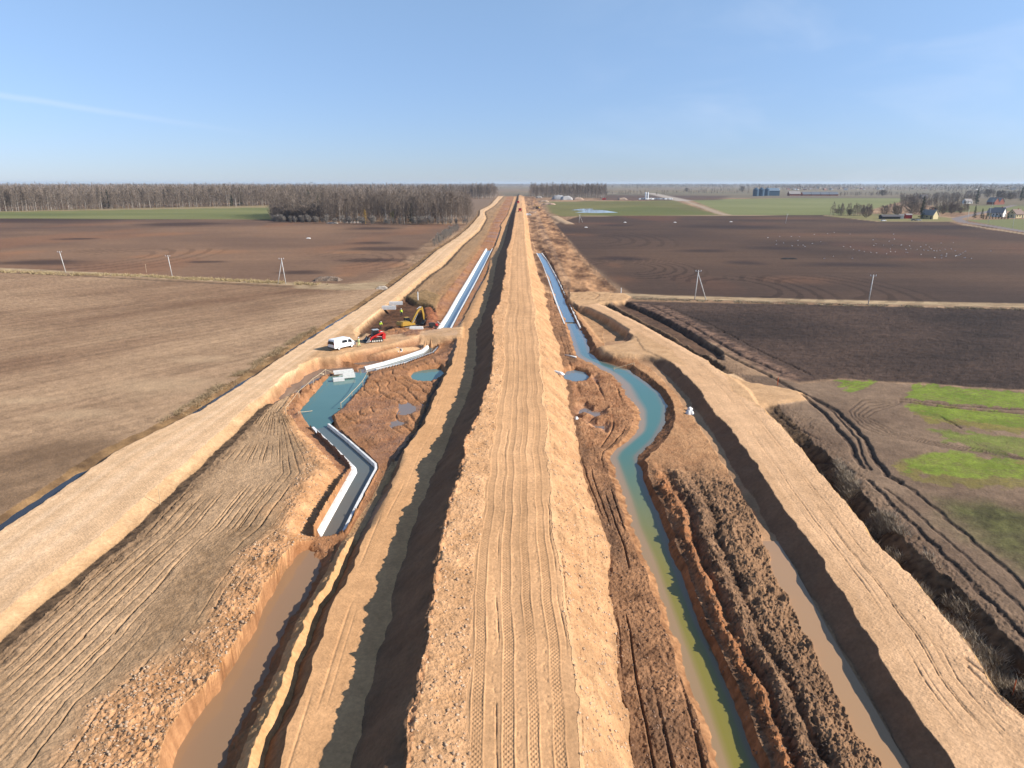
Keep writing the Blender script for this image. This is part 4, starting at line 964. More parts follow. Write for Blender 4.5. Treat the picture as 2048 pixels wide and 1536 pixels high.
# ------------------------------------------------------------------ channel linings
def lining(C, zt, zb, name, label, inset=.55, group=None, inset_r=None, lip=.36):
    root = empty(name, (*W(C[0][0][0], C[0][0][1], 0), 0)); o0 = root.location.copy()
    l = [Vector((*W(a, b, zt), zt)) for a, b in C[0]]; r = [Vector((*W(a, b, zt), zt)) for a, b in C[1]]
    def wall(A, B, nm, inset):
        mb = MB(); V = []; F = []
        for p, q in zip(A, B):
            d = (q-p).normalized(); i_ = min(inset, (q-p).length*.3)
            V += [p-d*lip+Vector((0,0,.05)), p+d*.06+Vector((0,0,.05)), Vector((p.x, p.y, zb))+d*i_, Vector((p.x, p.y, zb))+d*(i_-.2)]
        for i in range(len(A)-1):
            for k in range(4): F.append((4*i+k, 4*i+(k+1) % 4, 4*i+4+(k+1) % 4, 4*i+4+k))
        F += [(0,1,2,3), tuple(4*(len(A)-1)+k for k in (3,2,1,0))]
        mb.add([v-Vector(o0) for v in V], F); mb.build(nm, liner, root)
    wall(l, r, 'side_wall', inset); lip = min(lip, .2) if inset_r else lip; wall(r, l, 'side_wall', inset_r or inset)
    mb = MB(); V = []; F = []
    for p, q in zip(l, r):
        d = (q-p).normalized(); i_ = min(inset, (q-p).length*.3)
        V += [Vector((p.x, p.y, zb))+d*i_, Vector((q.x, q.y, zb))-d*i_, Vector((q.x, q.y, zb-.15))-d*i_, Vector((p.x, p.y, zb-.15))+d*i_]
    for i in range(len(l)-1):
        for k in range(4): F.append((4*i+k, 4*i+(k+1) % 4, 4*i+4+(k+1) % 4, 4*i+4+k))
    mb.add([v-Vector(o0) for v in V], F); mb.build('floor', liner, root)
    return tag(root, label, 'channel lining', group)
def dense(C, n=5):
    def d(P):
        o = []
        for a, b in zip(P[:-1], P[1:]):
            for i in range(n): o.append((a[0]+(b[0]-a[0])*i/n, a[1]+(b[1]-a[1])*i/n))
        return o+[P[-1]]
    return (d(C[0]), d(C[1]))
lining(dense(CH1, 2), -.35, -1.95, 'channel_lining', 'long straight white-lined channel with pale blue water beyond the excavator', .8)
lining(dense(CH2, 2), -.9, -2.0, 'channel_lining', 'short white-lined channel between the crossing track and the teal pond', .5)
lining(CH3, -.98, -1.9, 'channel_lining', 'bent white-lined channel running from the teal pond to the brown basin', .75, None, .25, .42)
lining(CH4, -.42, -1.4, 'channel_lining', 'narrow white-edged lining of the straight ditch right of the embankment', .35)

# ------------------------------------------------------------------ vehicles
def wheel(root, x, y, r, w, hub=steel):
    o = MB().tube([(0, -w/2, 0), (0, -w/2+.03, 0), (0, w/2-.03, 0), (0, w/2, 0)], [r*.9, r, r, r*.9], 20).build('wheel', rubber, root, loc=(x, y, r))
    MB().tube([(0, -w/2-.012, 0), (0, w/2+.012, 0)], [r*.62, r*.62], 14).build('rim', hub, o)
def panel(root, name, m, pts, off=0.012, th=0.02):
    """flat quad slab from 4 corner points, slightly proud"""
    P = [Vector(p) for p in pts]; n = (P[1]-P[0]).cross(P[2]-P[0]).normalized()
    V = [p+n*off for p in P]+[p-n*th for p in P]; k = len(P)
    return MB().add(V, [tuple(range(k)), tuple(range(2*k-1, k-1, -1))]+[(i, i+k, (i+1) % k+k, (i+1) % k) for i in range(k)]).build(name, m, root)
def make_van(loc, rz, label):
    root = empty('van', loc, rz)
    hw = .97
    prof = [(-2.45,.38),(-2.48,.95),(-2.42,1.55),(-2.32,1.93),(-2.15,1.99),(1.05,1.99),(1.30,1.90),(1.98,1.22),(2.42,1.05),(2.52,.80),(2.50,.38)]
    mb = MB(); n = len(prof); V = []
    for yy, s in ((-hw, 0), (hw, 0)): pass
    rings_ = []
    for y_s, (k, ztop) in ((-1, (1, 0)), (1, (1, 0))):
        pass
    # loft with tumblehome: lower half full width, roof narrower
    def wdt(z): return hw if z < 1.05 else hw-(z-1.05)*.16
    V = [(x, -wdt(z), z) for x, z in prof]+[(x, wdt(z), z) for x, z in prof]
    mb.add(V, [tuple(range(n)), tuple(range(2*n-1, n-1, -1))]+[(i, i+n, (i+1) % n+n, (i+1) % n) for i in range(n)])
    mb.build('body', white, root, bevel=.05)
    for sx, pts in ((1, None), (-1, None)):
        y = lambda z: sx*(wdt(z))
        def sidew(x0, x1, z0, z1, x0t=None, x1t=None, nm='side_window'):
            q = [(x0, y(z0), z0), (x1, y(z0), z0), (x1t if x1t is not None else x1, y(z1), z1), (x0t if x0t is not None else x0, y(z1), z1)]
            if sx > 0: q = q[::-1]
            panel(root, nm, glass, q, .012)
        sidew(.72, 1.72, 1.12, 1.66, .78, 1.32); sidew(-.62, .55, 1.18, 1.68)
        panel(root, 'door_seam', darkm, [(.63, sx*(hw+.002), .5), (.65, sx*(hw+.002), .5), (.65, y(1.7), 1.7), (.63, y(1.7), 1.7)][::(-1 if sx > 0 else 1)], .004, .01)
        MB().box((1.35, sx*1.1, 1.2), (.12, .2, .26)).build('wing_mirror', darkm, root, bevel=.02)
        panel(root, 'tail_light', tail_m, [(-2.47, sx*.80, .85), (-2.47, sx*.93, .85), (-2.43, sx*.92, 1.45), (-2.43, sx*.80, 1.45)][::(1 if sx < 0 else -1)], .03, .03)
        MB().box((2.43, sx*.72, .82), (.16, .34, .2)).build('headlight', steel, root, bevel=.02)
    panel(root, 'rear_window', glass, [(-2.465, .78, 1.12), (-2.465, -.78, 1.12), (-2.385, -.74, 1.68), (-2.385, .74, 1.68)], .03, .02)
    panel(root, 'windscreen', glass, [(1.93, -.80, 1.27), (1.93, .80, 1.27), (1.38, .76, 1.83), (1.38, -.76, 1.83)], .02, .02)
    MB().box((-2.5, 0, .45), (.12, 1.86, .2)).build('rear_bumper', darkm, root, bevel=.03)
    MB().box((2.5, 0, .45), (.14, 1.86, .24)).build('front_bumper', darkm, root, bevel=.03)
    panel(root, 'number_plate', mat('plate', (.75,.75,.72), .5), [(-2.5, .26, .78), (-2.5, -.26, .78), (-2.5, -.26, .90), (-2.5, .26, .90)], .03, .02)
    for sx in (1, -1):
        wheel(root, 1.55, sx*.86, .34, .22, white); wheel(root, -1.42, sx*.86, .34, .22, white)
    return tag(root, label, 'van')
p0 = on(676, 701, ); p1 = on(704, 694.5)
hd = math.atan2(p1.y-p0.y, p1.x-p0.x); nv = Vector((-math.sin(hd), math.cos(hd), 0))
pc = (p0+p1)/2+nv*.86; pc.z = .52
make_van(pc, hd, 'white panel van parked on the crossing track beside the left haul road')

def make_loader(loc, rz):
    root = empty('track_loader', loc, rz)
    for s in (1, -1):
        prof = [(-1.15,.25),(-1.0,.05),(.75,.05),(1.0,.28),(.85,.52),(-.35,.82),(-.95,.70)]
        t = MB().prism(prof, s*.55, s*.95).build('track', rubber, root, bevel=.03)
        for x in (-.8, -.4, 0, .4, .75): MB().tube([(x, s*.94, .24), (x, s*.98, .24)], .15, 12).build('track_roller', mat('pale_roller', (.6,.57,.5), .6), t)
        # lift arm from rear tower over the track down to the bucket
        MB().prism([(-1.45,1.30),(-1.35,1.62),(-.9,1.72),(.95,.95),(1.35,.42),(1.12,.30),(.72,.80),(-1.0,1.42)], s*.72, s*.92).build('lift_arm', red, root, bevel=.02)
        MB().prism([(-1.55,.45),(-1.62,1.35),(-1.15,1.55),(-.95,.75),(-1.1,.4)], s*.66, s*.90).build('rear_tower', white if s < 0 else red, root, bevel=.03)
        MB().tube([(-.9, s*.8, .85), (.3, s*.8, 1.1)], .05).build('hydraulic_cylinder', steel, root)
        MB().prism([(1.05,.28),(1.35,.62),(1.42,.3),(1.25,.12)], s*.70, s*.94).build('arm_tip', white, root)
    MB().prism([(-1.5,.4),(-1.6,1.15),(-1.2,1.35),(-.5,1.2),(.7,.6),(.75,.3),(-1.2,.3)], -.54, .54).build('body', red, root, bevel=.03)
    MB().prism([(-.62,.95),(-.55,1.95),(-.35,2.02),(.45,2.0),(.72,.75)], -.48, .48).build('cab', darkm, root, bevel=.03)
    MB().box((-.05, 0, 2.05), (1.1, 1.0, .07)).build('cab_roof', mat('grey_roof', (.4,.42,.42), .5), root, bevel=.02)
    for s in (1, -1): panel(root, 'cab_window', glass, [(-.45, s*.49, 1.1), (.52, s*.49, 1.1), (.38, s*.49, 1.88), (-.42, s*.49, 1.88)][::(-1 if s > 0 else 1)], .01)
    MB().add([(1.25,-.98,.9),(1.25,.98,.9),(1.2,.98,.15),(1.2,-.98,.15),(2.0,.98,.06),(2.0,-.98,.06),(1.32,-.98,.9),(1.32,.98,.9),(1.28,.98,.22),(1.28,-.98,.22),(2.0,.98,.1),(2.0,-.98,.1)],
        [(0,1,2,3),(3,2,4,5),(6,9,8,7),(9,11,10,8),(0,3,9,6),(1,7,8,2),(3,5,11,9),(2,8,10,4),(4,10,11,5),(0,6,7,1)]).build('bucket', darkm, root)
    for s in (1, -1): MB().add([(1.22,s*.98,.15),(2.0,s*.98,.06),(1.28,s*.98,.9),(1.22,s*1.0,.15),(2.0,s*1.0,.06),(1.28,s*1.0,.9)], [(0,1,2),(5,4,3),(0,3,4,1),(1,4,5,2),(2,5,3,0)]).build('bucket_side', steel, root)
    return tag(root, 'red compact track loader with its bucket down beside the white van', 'loader')
lp = on(750, 684); lo_ = make_loader((lp.x, lp.y+.6, .52), R(206)); lo_.scale = (1.12, 1.12, 1.12)

def make_excavator(loc, rz, label, body=yellow, swing=0.0):
    root = empty('excavator', loc, rz)
    for s in (1, -1):
        t = MB().prism([(-2.1,.45),(-1.9,.12),(-1.5,0),(1.5,0),(1.9,.12),(2.1,.45),(1.9,.78),(1.5,.9),(-1.5,.9),(-1.9,.78)], s*.95, s*1.5).build('track', mat('muddy_track', (.20,.17,.14), .8, noise=.3), root, bevel=.04)
        for x in (-1.5, -.9, -.3, .3, .9, 1.5): MB().tube([(x, s*1.49, .38), (x, s*1.54, .38)], .2, 12).build('track_roller', darkm, t)
    MB().box((0, 0, .6), (1.8, 1.9, .5)).build('undercarriage', darkm, root, bevel=.05)
    MB().lathe([(.75,0),(.75,.25)], 20, (0, 0, .85)).build('slew_ring', darkm, root)
    MB().prism([(-2.5,1.2),(-2.6,1.6),(-2.5,2.25),(-2.2,2.35),(-.3,2.3),(.2,1.75),(1.5,1.6),(1.55,1.15)], -1.4, .35).build('upper_body', body, root, bevel=.06)
    MB().prism([(-2.75,1.15),(-2.85,1.5),(-2.7,2.15),(-2.1,2.25),(-2.1,1.15)], -1.3, 1.3).build('counterweight', darkm if body is red else body, root, bevel=.08)
    MB().prism([(-2.1,1.15),(-2.1,2.1),(-.4,2.1),(-.4,1.15)], .36, 1.38).build('engine_cover', darkm, root, bevel=.05)
    MB().prism([(-.3,1.15),(-.35,2.95),(.9,2.95),(1.4,2.0),(1.45,1.15)], .50, 1.40).build('cab', darkm, root, bevel=.05)
    MB().box((.25, .95, 3.0), (1.3, .95, .08)).build('cab_roof', body, root, bevel=.02)
    for yy, fl in ((1.41, 1), (.49, 0)): panel(root, 'cab_window', glass, [(-.15, yy, 1.7), (1.28, yy, 1.75), (.9, yy, 2.8), (-.18, yy, 2.8)][::(-1 if fl else 1)], .01)
    MB().prism([(1.1,1.5),(1.2,2.0),(3.0,4.6),(3.7,5.15),(4.9,5.0),(5.0,4.75),(3.9,4.65),(3.4,4.2),(1.9,1.5)], -.24, .14).build('boom', body, root, bevel=.03)
    MB().prism([(4.5,5.5),(4.85,5.45),(5.35,3.5),(5.3,1.9),(5.05,1.9),(4.75,3.6),(4.4,4.9)], -.2, .10).build('stick', body, root, bevel=.03)
    for s in (-.36, .22): MB().tube([(1.3, s, 1.6), (2.2, s, 2.6), (3.1, s, 3.8)], [.11, .11, .06], 10).build('boom_cylinder', steel, root)
    MB().tube([(3.0, -.05, 5.0), (3.8, -.05, 5.45), (4.6, -.05, 5.45)], [.1, .1, .06], 10).build('stick_cylinder', steel, root)
    MB().prism([(5.0,1.95),(5.4,1.9),(5.6,1.3),(5.3,.75),(4.6,.6),(4.3,.95),(4.75,1.05),(5.0,1.4)], -.65, .55).build('bucket', darkm, root, bevel=.03)
    MB().tube([(-.6, -1.2, 2.3), (-.6, -1.2, 2.75)], .07, 8).build('exhaust', darkm, root)
    return tag(root, label, 'excavator')
ep = on(812, 655); ep.z = -.75
exc = make_excavator((ep.x+.2, ep.y+1.4, -.75), R(42), 'yellow tracked excavator working in the dark hole beside the lined channel')
exc.scale = (.82, .82, .82)
# dirty white plate under the front of the tracks
q = on(833, 657); MB().box((0, 0, .25), (3.0, 1.2, .5), tx=.95, ty=.8).build('concrete_block', conc, None, loc=(q.x, q.y-.3, q.z-.05), rz=R(5), bevel=.04); tag(bpy.context.scene.objects['concrete_block'], 'white concrete block lying against the near track of the excavator', 'concrete block')

def make_dump_truck(loc, rz, label):
    root = empty('dump_truck', loc, rz)
    MB().prism([(1.6,.9),(1.6,1.7),(3.6,1.55),(4.3,1.3),(4.4,.9)], -1.1, 1.1).build('bonnet', red, root, bevel=.08)
    MB().prism([(1.3,1.2),(1.3,3.2),(2.5,3.2),(2.9,2.0),(2.9,1.5)], -.9, .9).build('cab', red, root, bevel=.08)
    for s in (1, -1): panel(root, 'cab_window', glass, [(1.5, s*.91, 2.1), (2.7, s*.91, 2.1), (2.4, s*.91, 3.0), (1.5, s*.91, 3.0)][::(-1 if s > 0 else 1)], .02)
    panel(root, 'windscreen', glass, [(2.86, -.8, 2.15), (2.86, .8, 2.15), (2.52, .8, 3.05), (2.52, -.8, 3.05)], .03)
    MB().prism([(-4.6,2.0),(-4.2,2.9),(1.0,3.1),(1.3,3.4),(1.0,1.5),(-2.8,1.2)], -1.45, 1.45).build('tipper_body', red, root, bevel=.06)
    MB().box((-.8, 0, 1.0), (5.6, .8, .35)).build('chassis', darkm, root)
    for x in (3.2, -1.0, -2.9):
        for s in (1, -1): wheel(root, x, s*1.15, .85, .65, red)
    return tag(root, label, 'dump truck')
for px, py, rz, lb in ((1040, 423, R(-92), 'red dump truck nearest the camera on top of the far embankment'), (1036, 406, R(-95), 'red dump truck farther along the embankment top')):
    z = 3.5; x, y = W(px, py, z); make_dump_truck((x, y, gz(x, y)+.05), rz, lb)
x, y = W(1056, 431, 0.3); v2 = make_van((x+.5, y, gz(x, y)+.1), R(5), 'distant white van below the embankment on the right, small and side-on')
x, y = W(1070, 418, 0.0); e2 = make_excavator((x+3, y, gz(x, y)), R(140), 'small distant excavator among heaps right of the far embankment')

# ------------------------------------------------------------------ people
def make_person(loc, rz, label, top=hivis, pose='stand', hat=helm):
    """one skinned body with clothes as children; pose gives hand and foot targets"""
    root = empty('person', loc, rz)
    P = {'pelvis': (0,0,.95), 'waist': (0,0,1.10), 'chest': (.01,0,1.33), 'neck': (.02,0,1.49), 'headb': (.03,0,1.56), 'head': (.04,0,1.68), 'headt': (.035,0,1.76)}
    if pose == 'bend':
        P.update({'waist': (.08,0,1.08), 'chest': (.25,0,1.26), 'neck': (.36,0,1.38), 'headb': (.41,0,1.43), 'head': (.50,0,1.50), 'headt': (.55,0,1.55)})
    sh = Vector(P['chest'])+Vector((0,0,.09))
    verts = []; rad = []; edges = []
    def av(p, r): verts.append(p); rad.append(r); return len(verts)-1
    ids = {}
    for k, r in (('pelvis', .15), ('waist', .13), ('chest', .16), ('neck', .062), ('headb', .07), ('head', .098), ('headt', .07)): ids[k] = av(P[k], r)
    ch = list(ids.values()); edges += list(zip(ch[:-1], ch[1:]))
    for s in (1, -1):
        st = .12 if pose != 'walk' else .30
        hip = av((0, s*.10, .90), .10); kn = av((.04+(st*.5 if s > 0 else -st*.4)*(pose == 'walk'), s*.12, .50), .065); an = av(((st if s > 0 else -st)*(pose == 'walk'), s*.13, .10), .045); toe = av(((st if s > 0 else -st)*(pose == 'walk')+.17, s*.15, .04), .045)
        edges += [(ids['pelvis'], hip), (hip, kn), (kn, an), (an, toe)]
        so_ = av((sh.x, s*.20, sh.z), .07)
        if pose == 'stand': el, wr = (sh.x-.04, s*.27, sh.z-.30), (sh.x+.12, s*.25, sh.z-.52)
        elif pose == 'bend': el, wr = (sh.x+.12, s*.27, sh.z-.24), (sh.x+.36, s*.18, sh.z-.42)
        else: el, wr = (sh.x-.05*s, s*.27, sh.z-.30), (sh.x+.10*s+.06, s*.25, sh.z-.55)
        e = av(el, .048); w = av(wr, .034); wv_ = Vector(wr); d = (wv_-Vector(el)).normalized(); pm = wv_+d*.07; h_ = av(tuple(pm), .036)
        edges += [(ids['chest'], so_), (so_, e), (e, w), (w, h_)]
        fd = d; side = Vector((0, s, 0)).cross(d).normalized()
        for i, (ln, of) in enumerate(((.075, -.030), (.085, -.010), (.08, .010), (.062, .030))):
            a0 = av(tuple(pm+d*.03+side*of), .010); a1 = av(tuple(pm+d*(.03+ln*.6)+side*of*1.15), .009); a2 = av(tuple(pm+d*(.03+ln)+side*of*1.15-Vector((0, s*.02, 0))), .008)
            edges += [(h_, a0), (a0, a1), (a1, a2)]
        t0 = av(tuple(pm-side*.035), .011); t1 = av(tuple(pm-side*.055+d*.045), .009); edges += [(h_, t0), (t0, t1)]
    me = bpy.data.meshes.new('body'); me.from_pydata(verts, edges, []); me.update()
    o = bpy.data.objects.new('body', me); COL.objects.link(o)
    sm = o.modifiers.new('skin', 'SKIN'); sm.use_smooth_shade = True
    lay = me.skin_vertices[0] if len(me.skin_vertices) else None
    if lay is None:
        bm = bmesh.new(); bm.from_mesh(me); bm.verts.layers.skin.verify(); bm.to_mesh(me); bm.free(); lay = me.skin_vertices[0]
    for i, r in enumerate(rad): lay.data[i].radius = (r, r)
    lay.data[0].use_root = True
    ss = o.modifiers.new('sub', 'SUBSURF'); ss.levels = 1; ss.render_levels = 1
    me.materials.append(skin_m); o.parent = root
    def sleeve(name, chain, m, k):
        mb = MB()
        for pts, rr_ in chain: mb.tube(pts, rr_, 10)
        return mb.build(name, m, root, smooth=True)
    V_ = verts
    legs = []; arms = []
    b = 7
    for s in range(2):
        off = b+s*(4+1+3+12+2)
        hip, kn, an = V_[off], V_[off+1], V_[off+2]; so_, e, w = V_[off+4], V_[off+5], V_[off+6]
        legs.append(([(hip[0], hip[1], hip[2]+.06), hip, kn, an], [.125, .12, .085, .075])); arms.append(([tuple(sh*.5+Vector(so_)*.5), so_, e, w], [.10, .095, .07, .055]))
        MB().add(*(lambda q: (q.v, q.f))(MB().box((an[0]+.06, an[1], an[2]-.04), (.29, .11, .12), ty=.8, tx=.8))).build('boot', darkm, root, bevel=.02)
    sleeve('trousers', legs+[([(0, 0, .86), (0, 0, .98), (P['waist'][0]*.6, 0, 1.06)], [.16, .175, .16])], trou if top is hivis else hivis2, 1)
    sleeve('jacket', arms+[([(P['waist'][0]*.5, 0, .93), P['waist'], P['chest'], tuple(sh+Vector((0, 0, .05))), P['neck']], [.19, .175, .20, .17, .07])], top, 1)
    hd_ = Vector(P['head'])
    MB().lathe([(.135, 0), (.14, .015), (.115, .03), (.105, .08), (.07, .125), (.02, .14)], 16, tuple(hd_+Vector((0, 0, .03)))).build('helmet', hat, root, smooth=True)
    hd = MB(); f = hd_
    for s in (1, -1): hd.box((f.x+.095, f.y+s*.035, f.z-.005), (.012, .022, .012))
    hd.build('eyes', darkm, root)
    MB().add([(f.x+.088, f.y-.016, f.z-.045), (f.x+.088, f.y+.016, f.z-.045), (f.x+.125, f.y, f.z-.045), (f.x+.09, f.y, f.z+.005)], [(0,1,2),(0,2,3),(1,3,2),(0,3,1)]).build('nose', skin_m, root)
    MB().box((f.x+.088, f.y, f.z-.07), (.012, .05, .010)).build('mouth', tail_m, root)
    return tag(root, label, 'person')
p = on(717.5, 693.5); make_person((p.x, p.y, p.z), R(25), 'worker in pale yellow hi-vis clothes standing between the white van and the red loader', hivis2, 'walk')
p = on(761, 657); make_person((p.x, p.y, p.z+.0), R(-60), 'worker in yellow-green vest standing low in the dark hole behind the red loader', hivis, 'bend')
p = on(803, 633); make_person((p.x, p.y, p.z+.1), R(-80), 'worker in bright hi-vis jacket standing just behind the yellow excavator', hivis, 'stand')

# ------------------------------------------------------------------ concrete troughs and small site things
def trough(px, py, L, w, h, rz, label, tilt=0, z=None, group=None, flip=False):
    p = on(px, py); root = empty('concrete_trough', (p.x, p.y, p.z if z is None else z), rz)
    root.rotation_euler = (tilt, 0, rz); t = .14
    if flip: prof = [(-w/2,0),(-w/2,h),(w/2,h),(w/2,0),(w/2-t,0),(w/2-t,h-t),(-w/2+t,h-t),(-w/2+t,0)]
    else: prof = [(-w/2,0),(-w/2,h),(-w/2+t,h),(-w/2+t,t),(w/2-t,t),(w/2-t,h),(w/2,h),(w/2,0)]
    m = MB(); n = len(prof); V = [(-L/2, a_, b_) for a_, b_ in prof]+[(L/2, a_, b_) for a_, b_ in prof]
    F = [(i, i+n, (i+1) % n+n, (i+1) % n) for i in range(n)]
    q = [(0,1,2,3),(0,3,4,7),(4,5,6,7)]
    F += q+[tuple(k+n for k in reversed(f)) for f in q]
    m.add(V, F).build('trough', conc, root)
    return tag(root, label, 'concrete trough', group)
g1 = 'white concrete troughs'
trough(792, 610, 3.4, 1.4, .7, R(8), 'white concrete trough of the rear pair on the ground behind the excavator hole', z=.25, group=g1)
trough(778, 621, 3.4, 1.4, .8, R(6), 'white concrete trough of the front pair on the ground behind the excavator hole', z=.2, group=g1)
trough(686, 729, 3.3, .9, .5, R(24), 'long white concrete trough at the back of the stack on the pond edge', z=-1.0, group=g1)
trough(697, 735, 1.9, 1.0, .6, R(22), 'open white concrete box with dark inside at the front of the pond stack', z=-1.15, group=g1)
trough(676, 741, 1.8, .9, .5, R(20), 'short white concrete trough in the shallow water at the near end of the pond stack', z=-1.3, group=g1, flip=True)
trough(797, 719, 1.9, 1.0, .5, R(-50), 'tilted white concrete piece lying across the short lined channel', z=-.7, tilt=R(18), group=g1)
def rag(px, py, L, w, h, rz, name, label, cat, m=liner, z=None, seed=1, sm=True):
    p = on(px, py); rng = random.Random(seed); mb = MB(); N1, N2 = 9, 7; V = []; F = []
    for i in range(N1):
        for j in range(N2):
            u = i/(N1-1)*2-1; v = j/(N2-1)*2-1; r = max(0, 1-max(abs(u), abs(v))**4)
            V.append((u*L/2*(1+.08*rng.uniform(-1, 1)), v*w/2*(1+.15*rng.uniform(-1, 1)), h*r*(.75+.35*rng.random())))
    n0 = len(V)
    V += [(a_, b_, -.1) for a_, b_, c_ in V]
    for i in range(N1-1):
        for j in range(N2-1):
            a_ = i*N2+j; F.append((a_, a_+N2, a_+N2+1, a_+1)); F.append((a_+n0, a_+1+n0, a_+N2+1+n0, a_+N2+n0))
    for i in range(N1-1): F += [(i*N2, i*N2+n0, (i+1)*N2+n0, (i+1)*N2), (i*N2+N2-1, (i+1)*N2+N2-1, (i+1)*N2+N2-1+n0, i*N2+N2-1+n0)]
    for j in range(N2-1): F += [(j, j+1, j+1+n0, j+n0), ((N1-1)*N2+j, (N1-1)*N2+j+n0, (N1-1)*N2+j+1+n0, (N1-1)*N2+j+1)]
    mb.add(V, F); o = mb.build(name, m, None, smooth=sm, loc=(p.x, p.y, p.z if z is None else z), rz=rz)
    return tag(o, label, cat)
rag(1380, 828, 1.15, .75, .55, R(0), 'bulk_sack', 'wider of two white sacks at the foot of the right road bank', 'sack', seed=2)
rag(1380, 821.5, .8, .7, .55, R(30), 'bulk_sack', 'smaller white sack just behind the wider one at the right road bank', 'sack', seed=3)
rag(1153, 838, .5, .4, .35, R(20), 'bulk_sack', 'small white sack lying in a puddle right of the embankment', 'sack', seed=4)
rag(1114, 748, 2.6, .7, .35, R(-42), 'white_sheet', 'white sheet trailing down the slope into the small right pond', 'sheet', seed=5)
rag(706, 933, .7, .5, .3, R(-10), 'rubble_heap', 'little white rubble heap at the elbow of the bent lined channel', 'rubble', conc, seed=6)
rag(868, 745, .55, .4, .3, R(10), 'bulk_sack', 'small white bag on the far rim of the round left pond', 'sack', seed=7)
rag(641, 727, 1.1, .5, .25, R(-15), 'wooden_board', 'pale board lying at the edge of the left road pad', 'board', wood, seed=8)
p = on(1130, 711); q = on(1152, 716)
r_ = MB().tube([(0,0,.15), tuple(Vector((q.x-p.x, q.y-p.y, .1)))], .17, 12).build('pipe', conc, None, smooth=True, loc=p); tag(r_, 'short white pipe lying on the near bank of the right ditch', 'pipe')
# pump with hoses
def make_pump(px, py):
    p = on(px, py); root = empty('water_pump', (p.x, p.y, p.z+.05), R(15))
    MB().box((0, 0, .75), (1.3, .8, .7)).build('engine_housing', darkm, root, bevel=.05)
    MB().lathe([(.3,0),(.36,.1),(.36,.35),(.2,.45)], 16, (.95, 0, .4)).build('pump_casing', red, root)
    for s in (1, -1):
        MB().tube([(-.1, s*.42, .28), (-.1, s*.50, .28)], .28, 14).build('wheel', rubber, root)
    MB().tube([(-.6, 0, .3), (-1.2, 0, .15)], .04).build('tow_bar', steel, root)
    MB().tube([(.9, .1, .9), (1.3, .1, 1.25), (1.8, -.2, .8), (2.3, -.5, .05)], .08, 8).build('hose', conc, root, smooth=True)
    return tag(root, 'dark water pump with a pale hose at the near end of the long lined channel', 'pump')
make_pump(864, 656)
# rope fences round the ponds
def rope_fence(pts, label, ph=1.1, step=7.0, zz=None):
    P = [on(a, b) for a, b in pts]; o0 = P[0].copy(); root = empty('rope_fence', o0)
    tops = []
    for p in P:
        MB().tube([p-o0+Vector((0,0,-.3)), p-o0+Vector((0,0,ph))], .05, 7).build('post', wood, root); tops.append(p-o0+Vector((0,0,ph-.08)))
    mb = MB()
    for a_, b_ in zip(tops[:-1], tops[1:]):
        L = (b_-a_).length; mb.tube([a_.lerp(b_, k/6)-Vector((0,0,.05*L/4*4*(k/6)*(1-k/6))) for k in range(7)], .035, 5)
    mb.build('rope', wood, root); return tag(root, label, 'rope fence')
rope_fence([(572,829),(598,794),(627,771),(652,756),(674,745)], 'rope fence on posts along the left shore of the teal pond')
rope_fence([(736,755),(726,773),(704,793),(682,816)], 'rope fence on posts along the right shore of the teal pond')
rope_fence([(597,828),(640,822),(682,816)], 'rope strung across the near end of the teal pond', .35)
rope_fence([(1228,741),(1268,731)], 'rope strung across the right ditch below the sandy pad', .5)
def stake(px, py, h, m, label, r=.035):
    p = on(px, py); o = MB().tube([(0,0,-.2),(0,0,h*.9),(0,0,h)], [r, r, r*.4], 7).build('stake', m, None, loc=p); return tag(o, label, 'stake')
orange = mat('orange_paint', (.6,.13,.03), .6)
stake(2026, 1388, 1.1, orange, 'orange stake beside the water at the lower right corner')
stake(1555, 770, 1.3, orange, 'thin orange stake on the sandy junction right of the right road', .05)
stake(1242, 586, 1.5, white, 'white stake where the right road meets the field track', .1)
stake(321, 1009, 1.8, wood, 'thin bare stake beside the left haul road shoulder', .03)
stake(293, 545, 3.0, wood, 'thin stick in the grass of the left field track', .06)
stake(836, 600, 2.2, white, 'white marker post on the grassy rise behind the excavator', .12)

# ------------------------------------------------------------------ power poles
def a_frame(p1, p2, top, label, single=False):
    a_ = on(*p1); z1 = (p1[1]-top[1])/FPX*math.hypot(a_.y, HC)*1.02
    root = empty('power_pole', a_); T_ = Vector((0, 0, z1))
    r = .115
    lx, ly = W(top[0], top[1], 0)
    # lean from the photograph: horizontal offset of the top at the pole's own distance
    T_.x = (top[0]-p1[0])/FPX*a_.y
    MB().tube([(0,0,-.5), tuple(T_)], [r*1.15, r*.85], 8).build('post', pole_c, root, smooth=True)
    if not single:
        b_ = on(*p2)-a_; MB().tube([tuple(b_-Vector((0,0,.4))), tuple(T_*.9)], [r*1.1, r*.8], 8).build('brace', pole_c, root, smooth=True)
    MB().box(tuple(T_-Vector((0,0,.35))), (1.6, .1, .12)).build('crossarm', steel, root)
    for s in (-.7, 0, .7): MB().tube([tuple(T_+Vector((s,0,-.3))), tuple(T_+Vector((s,0,.0)))], .06, 6).build('insulator', white, root)
    return tag(root, label, 'power pole')
a_frame((132,545), None, (126,504), 'single leaning pale pole, leftmost on the left field track', True)
a_frame((345,554), None, (341,512), 'single pale pole on the left field track beside dry grass', True)
a_frame((572,568), (555,568), (567,518), 'A-shaped double pole on the left field track')
a_frame((1389,600), (1413,600), (1393,542), 'A-shaped double pole on the right field track')
a_frame((1158,446), (1166,445), (1159,430), 'small distant A-shaped pole at the far edge of the right brown field')
a_frame((1736,609), None, (1739,551), 'single thin pole on the right field track', True)
a_frame((1571,447), None, (1573,429), 'single distant pole at the far edge of the right brown field', True)
